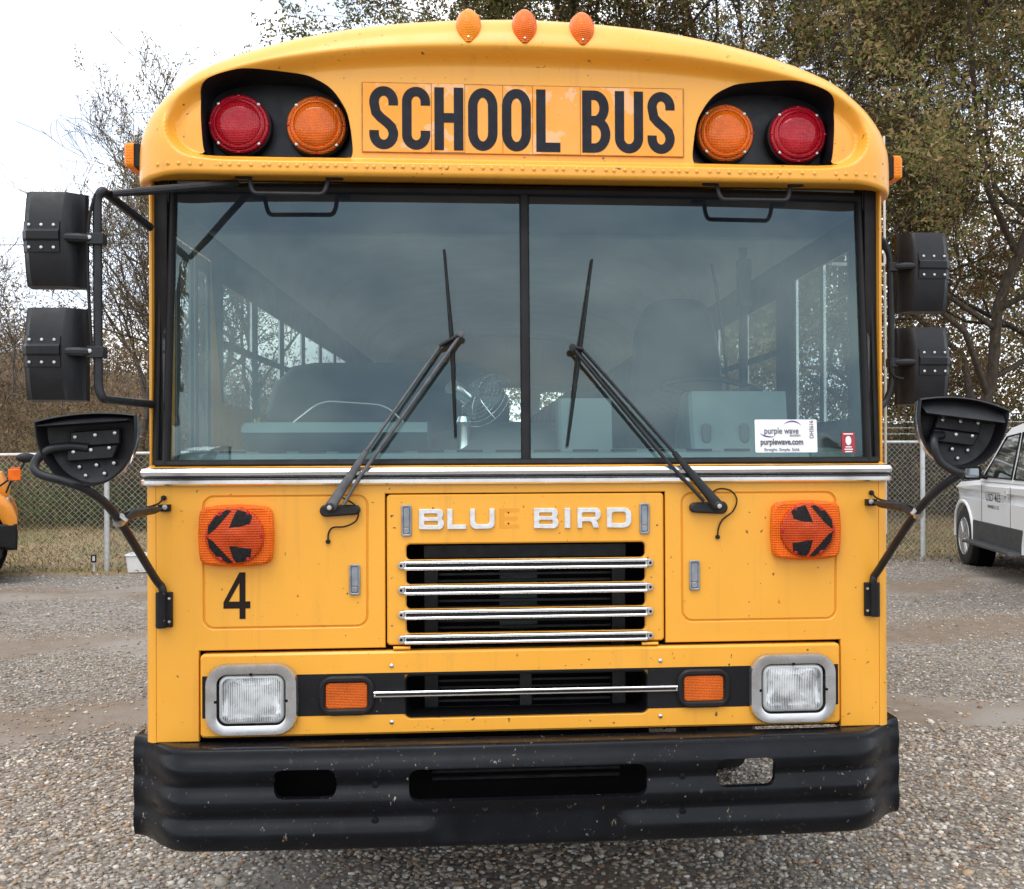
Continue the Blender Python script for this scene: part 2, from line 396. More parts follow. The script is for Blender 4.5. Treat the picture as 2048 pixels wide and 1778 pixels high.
# ---- roof cap with lamp recesses
ARCH = [(1.286, 2.520), (1.286, 2.60), (1.282, 2.66), (1.268, 2.71), (1.246, 2.758), (1.202, 2.817), (1.15, 2.866), (1.085, 2.914), (1.0, 2.954), (.90, 2.990), (.78, 3.025), (.61, 3.062), (.435, 3.088), (.22, 3.106), (0, 3.114)]
ARCHF = smooth_path([(x, z, 0) for x, z in ARCH], 9); ARCHF = [(p.x, p.y) for p in ARCHF]
ARCHL = ARCHF + [(-x, z) for x, z in ARCHF[-2::-1]]                   # right bottom -> crown -> left bottom
NB = 110
def rimz(x): return 2.535 - .015 * sm(1.10, 1.286, abs(x))
BOT = [(-1.286 + 2.572 * k / NB, rimz(-1.286 + 2.572 * k / NB)) for k in range(NB + 1)][1:-1]
LOOP = ARCHL + BOT
INH = [(0, 2.945), (.25, 2.942), (.45, 2.933), (.65, 2.915), (.85, 2.885), (1.0, 2.845), (1.09, 2.80), (1.14, 2.75), (1.155, 2.70), (1.14, 2.650), (1.10, 2.615), (1.03, 2.599), (.9, 2.595), (.5, 2.595), (0, 2.595)]
INH = [(p.x, p.y) for p in smooth_path([(x, z, 0) for x, z in INH], 5)]
INP = INH + [(-x, z) for x, z in INH[-2:0:-1]]
PANEL_Y = .028
def cap_Y(x, z):
    d = nearest(ARCHL, x, z, False)[0]; Rr = .17
    e = 0 if d >= Rr else Rr - math.sqrt(max(0, Rr * Rr - (Rr - d) ** 2))
    dn = nearest(INP, x, z)[0]; dn = dn if inside(INP, x, z) else -dn
    up = sm(2.68, 2.80, z)
    rec = .062 * (sm(-.018, .014, dn) * (1 - up) + up * sm(-.034, .020, dn)) + .018 * up * sm(-.034, .020, dn) * (1 - sm(.03, .09, dn)) * 0
    b = max(0, .016 - (z - rimz(x))); eb = .016 - math.sqrt(max(0, .016 ** 2 - b * b)) if b > 0 else 0
    return -.034 + e + rec * (1 - sm(.0, .2, e) * .0) + eb
BOXR = [(.578, 2.610), (.572, 2.64), (.583, 2.73), (.600, 2.78), (.640, 2.836), (.69, 2.868), (.75, 2.886), (.90, 2.890), (.97, 2.879), (1.03, 2.858), (1.058, 2.832), (1.066, 2.79), (1.060, 2.67), (1.052, 2.622), (1.036, 2.610)]
BOXR = [(p.x, p.y) for p in smooth_path([(x, z, 0) for x, z in BOXR + BOXR[:1]], 4)][:-1]
BOXL = mir(BOXR)
T = [0, .004, .009, .015, .022, .03, .04, .05, .062, .075, .09] + list(np.linspace(.105, 1, 50))
n = len(LOOP); pts = []; fs = []
for t in T:
    for x, z in LOOP:
        sx, sz = max(-.97, min(.97, x)) * .98, 2.70
        pts.append((x + (sx - x) * t, z + (sz - z) * t))
for j in range(len(T) - 1):
    for i in range(n): fs.append((j * n + i, j * n + (i + 1) % n, (j + 1) * n + (i + 1) % n, (j + 1) * n + i))
V3, KF = cut_sheet(pts, fs, [BOXR, BOXL], cap_Y)
m = MB(); m.add(V3, KF)
na = len(ARCHL)
back = [V3[i] for i in range(n)]
ring2 = [(x * .998, .46, z) if i < na else (x * .985, .15, 2.553) for i, (x, y, z) in enumerate(back)]
m.add(back + ring2, [(i, (i + 1) % n, n + (i + 1) % n, n + i) for i in range(n)])
ring3 = [(x * .978, .463, 2.535 + (z - 2.535) * .975) for x, y, z in ring2[:na]]
m.add(ring2[:na] + ring3, [(i, i + 1, na + i + 1, na + i) for i in range(na - 1)])
cap = m.build('roof_cap', YEL, bus, 40, True, 1e-5)
rv = MB(); xs = [-1.19, -1.155, -1.12, -1.085, -1.05]
x = -.985
while x < 1.0: xs.append(x + random.uniform(-.006, .006)); x += random.choice((.034, .028, .038, .03))
xs += [1.05, 1.085, 1.12, 1.155, 1.19]
for x in xs:
    z = 2.566 + random.uniform(-.0015, .0015); rv.lathe([(.0068, 0), (.006, .0028), (.0035, .0042), (0, .0048)], (x, cap_Y(x, z) + .0005, z), (0, -1, 0), 8)
tag(rv.build('rivet_row', YEL, cap), kind='stuff')
# speckled lamp recesses
HOUS = simple('lamp_recess_black', (.010, .010, .014), .35, var=.3, scale=9, spec=.3)
for BX in (BOXR, BOXL):
    m = MB(); nb = len(BX)
    cxb = sum(p[0] for p in BX) / nb; czb = sum(p[1] for p in BX) / nb
    front = [(x, cap_Y(x, z) - .002, z) for x, z in BX]; bk = [(cxb + (x - cxb) * .97, .150, czb + (z - czb) * .97) for x, z in BX]
    lipo = [(cxb + (x - cxb) * 1.012, cap_Y(x, z) + .006, czb + (z - czb) * 1.02) for x, z in BX]
    m.add(lipo + front + bk, [(k * nb + i, k * nb + (i + 1) % nb, (k + 1) * nb + (i + 1) % nb, (k + 1) * nb + i) for k in (0, 1) for i in range(nb)])
    m.add(bk, [t for t in tessellate_polygon([[Vector((p[0], p[2], 0)) for p in bk]])])
    hs = m.build('lamp_recess', HOUS, bus, 50)
def warn(x, z, mat, nm, lab):
    m = MB(); m.lathe([(.098, .0), (.0995, .018), (.098, .026), (.093, .030), (.089, .030), (.087, .036), (.080, .040), (.075, .041), (.0735, .037), (.071, .041), (.05, .049), (.02, .0535), (0, .054)], (x, .115, z), (0, -1, 0), 48)
    L = m.build(nm, mat, bus, 60); tag(L, lab)
    m = MB(); m.lathe([(.104, -.035), (.104, .008), (.099, .010)], (x, .115, z), (0, -1, 0), 40); m.build('lamp_base', RUB, L)
    for k in range(8):
        a = PI / 4 * k + .0; mm = MB(); mm.lathe([(.0052, 0), (.0052, .003), (.003, .004), (0, .004)], (x + .0935 * math.cos(a), .087, z + .0935 * math.sin(a)), (0, -1, 0), 8)
        mm.build('screw', STEEL if k % 2 else RED, L)
for s_ in (-1, 1):
    warn(.956 * s_, 2.733, RED, 'warning_lamp', 'round red warning lamp'); warn(.699 * s_, 2.733, AMB, 'warning_lamp', 'round amber warning lamp')

# ---- SCHOOL BUS sign
def m_sign():
    t = NT('reflective_sign'); v = t.obj()
    base = t.mix(t.ramp(t.noise(v, 4, 3), [(.4, 0.), (.6, 1.)]), (.86, .31, .012), (.80, .35, .05))
    pe = t.ramp(t.noise(v, 7.5, 5, .6), [(.575, 0.), (.59, 1.)]); base = t.mix(t.mix(1., pe, (.75,) * 3, 'MULTIPLY'), base, (.82, .46, .24))
    d = t.ramp(t.noise(v, 30, 4, .6), [(.66, 0.), (.72, 1.)]); base = t.mix(t.mix(1., d, (.4,) * 3, 'MULTIPLY'), base, (.30, .14, .05))
    t.pr(base, .4); MATS['sign'] = t.m; return t.m
SIGN = m_sign()
m = MB(); m.prism([(-.541, 2.628), (.541, 2.628), (.541, 2.862), (-.541, 2.862)], (), .0225, .034, .001)
sign = m.build('lettered_sign', simple('sign_backing', (.34, .15, .03), .5, var=.3, scale=30), bus); tag(sign, 'orange reflective sign reading SCHOOL BUS')
edges = [-.538, -.311, -.20, -.073, .027, .188, .538]
for a, b in zip(edges[:-1], edges[1:]):
    m = MB(); dz = random.uniform(-.0015, .0015); m.prism([(a + .0012, 2.631 + dz), (b - .0012, 2.631 + dz), (b - .0012, 2.859 + dz), (a + .0012, 2.859 + dz)], (), .0212, .0224, .0004); m.build('sign_tile', SIGN, sign)
SW = .0315; LZ = 2.638; LH = .210
def letter(ch, x0, x1):
    a = (x1 - x0) - SW; b = LH - SW; ox = x0 + SW / 2; oz = LZ + SW / 2; r = a / 2; S = []
    def P(l): return [(ox + x, oz + z) for x, z in l]
    if ch == 'S':
        p = arc2(r, b - r * 1.15, r, r * 1.15, -8, 180, 14)[:] + [(0, b - r * 1.55)]
        p = [(a, b - r * 1.5)] + arc2(r, b - r * 1.15, r, r * 1.15, 0, 190, 16) + [(a * .10, b * .60), (a * .34, b * .505), (a * .66, b * .415), (a * .90, b * .33)] + arc2(r, r * 1.15, r, r * 1.15, 10, -180, 16) + [(0, r * 1.5)]
        S = [(P(p), False)]
    elif ch == 'C': S = [(P([(a, b * .74)] + arc2(r, b - r * 1.1, r, r * 1.1, 0, 180, 14) + arc2(r, r * 1.1, r, r * 1.1, 180, 360, 14) + [(a, b * .27)]), False)]
    elif ch == 'O': S = [(P(arc2(r, b - r * 1.35, r, r * 1.35, 0, 180, 16) + arc2(r, r * 1.35, r, r * 1.35, 180, 360, 16)), True)]
    elif ch == 'H': S = [(P([(0, -SW / 2), (0, b + SW / 2)]), False), (P([(a, -SW / 2), (a, b + SW / 2)]), False), (P([(0, b * .52), (a, b * .52)]), False)]
    elif ch == 'L': S = [(P([(0, b + SW / 2), (0, -SW / 2)]), False), (P([(0, 0), (a + SW / 2, 0)]), False)]
    elif ch == 'U': S = [(P([(0, b + SW / 2)] + arc2(r, r * 1.1, r, r * 1.1, 180, 360, 16) + [(a, b + SW / 2)]), False)]
    elif ch == 'B':
        h2 = b * .52
        S = [(P([(0, -SW / 2), (0, b + SW / 2)]), False),
             (P([(0, b)] + arc2(a * .42, (b + h2) / 2, a * .52, (b - h2) / 2, 90, -90, 14) + [(0, h2)]), False),
             (P([(0, h2)] + arc2(a * .42, h2 / 2, a * .60, h2 / 2, 90, -90, 14) + [(0, 0)]), False)]
    m = MB()
    for i, (p, c) in enumerate(S): m.stroke(p, SW, .0202 - .00025 * i, .0212, c)
    m.build('letter', BLKD, sign, 0)
for ch, x0, x1 in (('S', -.516, -.421), ('C', -.408, -.315), ('H', -.301, -.205), ('O', -.189, -.091), ('O', -.076, .021), ('L', .039, .120), ('B', .194, .288), ('U', .305, .401), ('S', .416, .509)): letter(ch, x0, x1)

# ---- clearance and marker lamps
for x, mt, dz in ((-.186, AMB2, .004), (.0, ORG2, 0), (.193, ORG2, -.004)):
    m = MB(); zb = 2.975 + (3.0 - 2.99)
    def fn(u, v, x=x):
        a = 2 * PI * u; t = v                     # teardrop dome lying on the cap brow
        zz = zb + .098 * t; wd = .009 + .033 * math.sin(min(1., t / .72) * PI * .5) ** .85
        if t > .8: wd *= math.sqrt(max(0, 1 - ((t - .8) / .2) ** 2)) * .25 + .75
        hh = .006 + .040 * sm(0, .75, t)
        y = cap_Y(x, min(zz, 3.09))
        ca, sa = math.cos(a), math.sin(a)
        return (x + wd * ca, y - max(0, sa) * hh - .001 * 0 + (.012 if sa < 0 else 0), zz + hh * .5 * max(0, sa) * sm(.5, 1, t))
    m.grid(fn, [k / 20 for k in range(20)], [k / 14 for k in range(15)], True)
    m.add([fn(k / 20, 1.) for k in range(20)], [tuple(range(20))])
    L = m.build('clearance_lamp', mt, bus, 60)
    m = MB(); m.lathe([(.0035, 0), (.003, .003), (0, .0035)], (x, cap_Y(x, zb + .014) - .012, zb + .013), (0, -1, .4), 8); m.build('screw', STEEL, L)
for s_ in (-1, 1):
    m = MB(); m.prism(rr(-.06, -.042, .06, .042, .012, 3), (), 0, .032, .008, 'yz')
    mm = MB(); mm.add([(s_ * (1.335 - x_), .16 + y_, 2.628 + z_) for x_, y_, z_ in m.v], m.f); L = mm.build('side_marker_lamp', AMB2, bus)
    m = MB(); m.box(min(s_ * 1.268, s_ * 1.304), max(s_ * 1.268, s_ * 1.304), .105, .215, 2.59, 2.666); m.build('lamp_base', RUB, L)

# ---- windshield
def G(x, z): return .026 + (z - 1.6) / .93 * .085 + .022 * (abs(x) / 1.2) ** 4
for x0, x1, r0, r1 in ((-1.175, -.014, .05, .01), (.014, 1.175, .01, .05)):
    m = MB(); m.grid(lambda u, v: (x0 + (x1 - x0) * u, G(x0 + (x1 - x0) * u, v), v), [k / 28 for k in range(29)], [1.598 + .922 * k / 14 for k in range(15)])
    m.build('windshield_pane', WSG, bus, 180)
for s_ in (-1, 1):
    m = MB(); m.add([(s_ * 1.19, G(1.19, 1.6) + .004, 1.60), (s_ * 1.232, .085, 1.60), (s_ * 1.232, .145, 2.53), (s_ * 1.19, G(1.19, 2.53) + .004, 2.53)], [(0, 1, 2, 3)]); m.build('corner_glass', SIDEG, bus, 0)
    m = MB(); m.tube([(s_ * 1.182, G(1.18, z) - .004, z) for z in (1.59, 1.8, 2.0, 2.2, 2.4, 2.55)], .0165, 10, flat=.8); m.build('windshield_pillar', RUB, bus)
    m = MB(); m.tube([(s_ * 1.222, .068 + (z - 1.6) * .065, z) for z in (1.585, 2.0, 2.55)], .0105, 8); m.build('corner_gasket', RUB, bus)
    m = MB(); m.prism([(s_ * 1.2345, 1.52), (s_ * 1.243, 1.52), (s_ * 1.243, 2.56), (s_ * 1.2345, 2.56)], (), .062, .125, .004); m.build('corner_post', YEL, bus)
    m = MB(); a_, b_ = sorted((s_ * 1.194, s_ * 1.2355)); m.box(a_, b_, .094, .108, 1.53, 2.56); m.build('corner_frame', RUB, bus)
m = MB(); m.tube([(0, G(0, z) - .006, z) for z in (1.59, 2.06, 2.53)], .0165, 8, flat=.6, ref=(0, 1, 0)); m.build('windshield_divider', RUB, bus)
m = MB(); m.tube([(x, G(x, 2.515) - .006, 2.525 - .004 * (abs(x) / 1.2) ** 2) for x in np.linspace(-1.19, 1.19, 25)], .018, 8); m.build('windshield_gasket', RUB, bus)
m = MB(); m.tube([(x, G(x, 1.6) - .006, 1.593) for x in np.linspace(-1.215, 1.215, 25)], .0155, 8); m.build('windshield_gasket', RUB, bus)
m = MB(); m.grid(lambda u, v: (u, G(u, 2.53) + .01 + .06 * v, 2.53 + .028 * v), list(np.linspace(-1.22, 1.22, 21)), [0, .5, 1]); m.build('header_panel', RUB, bus)

# ---- lower front: front panel with door cut-outs, hood, lower panel
DOORR = rr(.522, 1.055, 1.056, 1.490, .035, 6); DOORL = mir(DOORR)[::-1]
def gap(poly, d):
    return poly
FP = [(-1.205, .69), (-1.069, .69), (-1.069, .986), (-.467, .986), (-.467, 1.494), (.467, 1.494), (.467, .986), (1.069, .986), (1.069, .69), (1.205, .69), (1.205, 1.53), (-1.205, 1.53)]
m = MB(); m.prism(FP, [DOORR, DOORL], 0., .02, .0025); fp = m.build('front_panel', YEL, bus)
for s_ in (-1, 1):       # rounded body corner
    m = MB(); prof = [(1.205 + .036 * math.sin(a), .036 - .036 * math.cos(a)) for a in np.linspace(0, PI / 2, 8)] + [(1.241, .25), (1.215, .25), (1.215, .05), (1.205, .02)]
    m.prism([(s_ * x, y) for x, y in prof], (), .69, 1.53, 0, 'xy'); m.build('body_corner', YEL, bus)
m = MB(); m.box(-1.20, -.42, .03, .04, .69, .985); m.box(.42, 1.20, .03, .04, .69, .985); m.box(-1.2, -.47, .03, .04, .985, 1.53); m.box(.47, 1.2, .03, .04, .985, 1.53); m.build('backing_panel', DARK, bus)
for s_, P in ((-1, DOORL), (1, DOORR)):
    c = (sum(p[0] for p in P) / len(P), sum(p[1] for p in P) / len(P))
    Q = rr(c[0] - .2625, 1.0593, c[0] + .2625, 1.4857, .033, 6)
    m = MB(); m.prism(Q, (), .001, .018, .004); d = m.build('access_door', YEL, bus)
    m = MB(); m.prism(rr(c[0] - .275, 1.045, c[0] + .275, 1.50, .03, 4), (), .0075, .0175); m.build('door_rebate', YEL, d)
    lx = s_ * .566
    m = MB(); m.prism(rr(lx - .0175, 1.161, lx + .0175, 1.262, .006, 3), [rr(lx - .0115, 1.168, lx + .0115, 1.256, .004, 3)], -.008, .003, .002); L = m.build('latch', LATCH, d)
    m = MB(); m.prism(rr(lx - .011, 1.190, lx + .011, 1.2555, .003, 3), (), -.004, .003, .001); m.prism(rr(lx - .011, 1.169, lx + .011, 1.188, .006, 3), (), -.006, .003, .002); m.build('latch_paddle', LATCH, L)
# number 4
def P4(l, x0, z0, wd, h): return [(x0 + u * wd, z0 + v * h) for u, v in l]
m = MB(); m.prism(P4([(.60, 1), (.82, 1), (.82, .375), (1, .375), (1, .225), (.82, .225), (.82, 0), (.60, 0), (.60, .225), (0, .225), (0, .36)], -.990, 1.088, .086, .152), [P4([(.60, .375), (.20, .375), (.60, .78)], -.990, 1.088, .086, .152)], -.0006, .001)
tag(m.build('number_decal', simple('number_brown_black', (.018, .010, .007), .5, var=.2, spec=.15), bus, 0), 'black number 4')
# hood with four slots
SL = [rr(-.398, 1.274 - .0813 * k, .398, 1.326 - .0813 * k, .014, 4) for k in range(4)]
m = MB(); m.prism(rr(-.461, .994, .461, 1.490, .012, 4), SL, -.004, .018, .005); hood = m.build('hood_door', YEL, bus)
m = MB(); m.prism(rr(-.461, .994, .461, 1.490, .012, 4), [rr(-.41, 1.01, .41, 1.335, .01, 2)], .0185, .03); m.build('hood_frame', DARK, bus)
m = MB(); m.box(-.47, .47, .26, .27, .69, 1.5); m.box(-.47, -.46, .02, .26, .69, 1.5); m.box(.46, .47, .02, .26, .69, 1.5); m.box(-.47, .47, .03, .26, 1.49, 1.5); rad = m.build('radiator_bay', DARK, bus)
m = MB()
for k in range(26): m.box(-.30, .30, .16, .175, .72 + .023 * k, .7235 + .004 + .023 * k)
m.build('radiator_fins', RAD, rad)
m = MB(); m.box(-.345, .345, .10, .12, 1.27, 1.312); m.box(-.345, -.30, .12, .14, .72, 1.312); m.box(.30, .345, .12, .14, .72, 1.312); m.box(-.02, .02, .125, .14, .72, .93); m.build('radiator_frame', RAD, rad)
for k in range(4):
    zc = 1.2565 - .0813 * k; m = MB()
    prof = [(-.0165, -.001)] + [(-.0105 - .006 * math.cos(a), -.009 - .008 * math.sin(a)) for a in np.linspace(0, PI, 9)] + [(.0105 - .006 * math.cos(a), -.009 - .008 * math.sin(a)) for a in np.linspace(0, PI, 9)] + [(.0165, -.001)]; npf = len(prof)
    m.add([(x, y - .0035, zc + z) for x in (-.402, .402) for z, y in prof], [(i, (i + 1) % npf, npf + (i + 1) % npf, npf + i) for i in range(npf)] + [tuple(range(npf)), tuple(range(npf, 2 * npf))])
    b = m.build('grille_bar', CHR, hood, 50)
    m = MB(); m.box(-.398, .398, -.0145, -.0120, zc - .0046, zc + .0046); m.build('bar_inlay', RUB, b)
    for s_ in (-1, 1):
        m = MB(); m.prism([(s_ * .403, zc - .0125), (s_ * .412, zc - .0125)] + [(s_ * (.412 + .0125 * math.sin(a)), zc - .0125 * math.cos(a)) for a in np.linspace(.2, PI - .2, 8)] + [(s_ * .412, zc + .0125), (s_ * .403, zc + .0125)], (), -.0145, -.004, .002); e = m.build('bar_end', ALU, b)
        m = MB(); m.lathe([(.005, 0), (.004, .002), (0, .002)], (s_ * .414, -.0145, zc), (0, -1, 0), 8); m.build('screw', DARK, b)
for s_ in (-1, 1):
    lx = s_ * .396
    m = MB(); m.prism(rr(lx - .0165, 1.353, lx + .0165, 1.4565, .006, 3), [rr(lx - .0105, 1.360, lx + .0105, 1.450, .004, 3)], -.012, -.001, .002); L = m.build('latch', LATCH, hood)
    m = MB(); m.prism(rr(lx - .010, 1.383, lx + .010, 1.4495, .003, 3), (), -.008, -.001, .001); m.prism(rr(lx - .010, 1.361, lx + .010, 1.381, .006, 3), (), -.010, -.001, .002); m.build('latch_paddle', LATCH, L)
    m = MB(); m.prism([(s_ * .385, .981), (s_ * .44, .981), (s_ * .44, .989), (s_ * .385, .989)], (), -.012, .004, .002); m.tube([(s_ * .385, -.008, .985), (s_ * .44, -.008, .985)], .0055, 8); m.build('hinge', YEL, hood)
# raised white letters; one letter is lost and leaves two holes
BZ, BH = 1.375, .067
def lp(l, x0, wd): return [(x0 + u * wd, BZ + v * BH) for u, v in l]
def rrn(x0, z0, x1, z1, r): return rr(x0, z0, x1, z1, r, 4)
def emb(outer, holes):
    m = MB(); m.prism(outer, holes, -.0125, -.0035, .0015); m.build('emblem_letter', WHT, hood)
def Bsh(x0, wd):
    o = [(x0, BZ), (x0 + wd * .82, BZ)] + arc2(x0 + wd * .82, BZ + .018, wd * .18, .018, -90, 60, 6) + [(x0 + wd * .93, BZ + .0345)] + arc2(x0 + wd * .80, BZ + .050, wd * .17, .017, -40, 90, 6) + [(x0, BZ + BH)]
    emb(o, [rrn(x0 + .017, BZ + .0135, x0 + wd - .020, BZ + .0275, .004), rrn(x0 + .017, BZ + .0395, x0 + wd - .022, BZ + .0525, .004)])
def Rsh(x0, wd):
    o = [(x0, BZ), (x0 + .016, BZ), (x0 + .016, BZ + .0215), (x0 + wd * .52, BZ + .0215), (x0 + wd * .60, BZ + .017), (x0 + wd * .66, BZ), (x0 + wd * .90, BZ), (x0 + wd * .86, BZ + .014), (x0 + wd * .79, BZ + .024)] + arc2(x0 + wd * .78, BZ + .046, wd * .20, .021, -75, 90, 8) + [(x0, BZ + BH)]
    emb(o, [rrn(x0 + .016, BZ + .035, x0 + wd - .020, BZ + .052, .004)])
Bsh(-.355, .082); emb(lp([(0, 0), (1, 0), (1, .22), (.27, .22), (.27, 1), (0, 1)], -.262, .062), [])
ux, uw = -.187, .081
emb([(ux, BZ + BH)] + arc2(ux + .02, BZ + .02, .02, .02, 180, 270, 5) + arc2(ux + uw - .02, BZ + .02, .02, .02, 270, 360, 5) + [(ux + uw, BZ + BH), (ux + uw - .0165, BZ + BH)] + arc2(ux + uw - .0265, BZ + .026, .010, .011, 0, -90, 4) + arc2(ux + .0265, BZ + .026, .010, .011, -90, -180, 4) + [(ux + .0165, BZ + BH)], [])
Bsh(.025, .082); emb(lp([(0, 0), (1, 0), (1, 1), (0, 1)], .127, .019), []); Rsh(.170, .080)
dx_, dw = .269, .082
emb([(dx_, BZ), (dx_ + dw - .024, BZ)] + arc2(dx_ + dw - .024, BZ + .024, .024, .024, -90, 0, 6) + arc2(dx_ + dw - .024, BZ + BH - .024, .024, .024, 0, 90, 6) + [(dx_, BZ + BH)], [rrn(dx_ + .0165, BZ + .0145, dx_ + dw - .0185, BZ + BH - .0145, .008)])
GH = simple('faded_paint', (.70, .29, .022), .4, var=.08); m = MB()
m.prism(lp([(0, 0), (1, 0), (1, .2), (.27, .2), (.27, .4), (.92, .4), (.92, .6), (.27, .6), (.27, .8), (1, .8), (1, 1), (0, 1)], -.091, .067), (), -.0043, -.003); m.build('letter_ghost', GH, hood, 0)
for z in (1.392, 1.428):
    m = MB(); m.lathe([(.0028, 0), (.0028, .0008), (0, .0008)], (-.060, -.0043, z), (0, -1, 0), 10); m.build('bolt_hole', DARK, hood)
# lower panel
LPY = -.014
VENT = rr(-.403, .757, .403, .898, .020, 4)
HLO = [rr(s_ * .896 - .112, .745, s_ * .896 + .112, .912, .035, 5) for s_ in (-1, 1)]
m = MB(); m.prism(rr(-1.062, .704, 1.062, .976, .014, 4), [VENT] + HLO, LPY, .028, .007); lowp = m.build('lower_panel', YEL, bus)
for x0_, x1_, z0_ in ((-1.055, -1.010, .769), (-.780, -.4028, .769), (-.4026, .4026, .8985), (.4028, .780, .769), (1.010, 1.055, .769)):
    m = MB(); m.box(x0_, x1_, LPY - .0008, LPY + .002, z0_, .9055); m.build('black_stripe', BLK, lowp, 0)
m = MB(); prof = [(-.0095, -.002), (-.0095, -.009), (-.007, -.0115), (-.004, -.0115), (-.0025, -.008), (.0025, -.008), (.004, -.0115), (.007, -.0115), (.0095, -.009), (.0095, -.002)]
m.add([(x, y + LPY - .001, .836 + z) for x in (-.503, .503) for z, y in prof], [(i, (i + 1) % 10, 10 + (i + 1) % 10, 10 + i) for i in range(10)] + [tuple(range(10)), tuple(range(10, 20))]); tb = m.build('trim_bar', CHR, lowp, 20)
m = MB(); m.prism(rr(-.4027, .7573, .4027, .8977, .020, 4), [rr(-.3985, .7615, .3985, .8935, .017, 4)], LPY - .0005, .10); m.build('vent_liner', DARK, lowp)
m = MB(); m.box(-.498, .498, LPY - .0100, LPY - .0092, .8335, .8385); m.build('bar_inlay', RUB, tb)
for x in (-.446, .446):
    for z in (.743, .928):
        m = MB(); m.lathe([(.0075, 0), (.007, .002), (.004, .0045), (0, .005)], (x, LPY, z), (0, -1, 0), 12); m.build('screw', STEEL, lowp)
# headlights
REFL = simple('lamp_reflector', (.95, .96, .97), .17, 1.0, var=.05, scale=18)
def m_headglass():
    t = NT('headlight_lens'); v = t.obj()
    tr = t.n('ShaderNodeBsdfTransparent'); tr.inputs[0].default_value = (.96, .97, .97, 1); gl = t.n('ShaderNodeBsdfGlossy'); gl.inputs['Roughness'].default_value = .05
    df = t.n('ShaderNodeBsdfDiffuse'); df.inputs[0].default_value = (.92, .94, .95, 1)
    wv = t.n('ShaderNodeTexWave'); wv.inputs['Scale'].default_value = 55; t.l(v, wv.inputs['Vector'])
    fr = t.n('ShaderNodeFresnel'); fr.inputs[0].default_value = 1.7
    m1 = t.n('ShaderNodeMixShader'); t.l(fr.outputs[0], m1.inputs[0]); t.l(tr.outputs[0], m1.inputs[1]); t.l(gl.outputs[0], m1.inputs[2])
    m2 = t.n('ShaderNodeMixShader'); t.l(t.ramp(t.mix(.75, wv.outputs[0], t.noise(v, 13, 3)), [(.38, .08), (.60, .60)]), m2.inputs[0]); t.l(m1.outputs[0], m2.inputs[1]); t.l(df.outputs[0], m2.inputs[2])
    b = t.n('ShaderNodeBump'); b.inputs['Strength'].default_value = .6; b.inputs['Distance'].default_value = .004; t.l(wv.outputs[0], b.inputs['Height']); t.l(b.outputs[0], gl.inputs['Normal'])
    t.l(m2.outputs[0], t.out.inputs[0]); return t.m
HG = m_headglass()
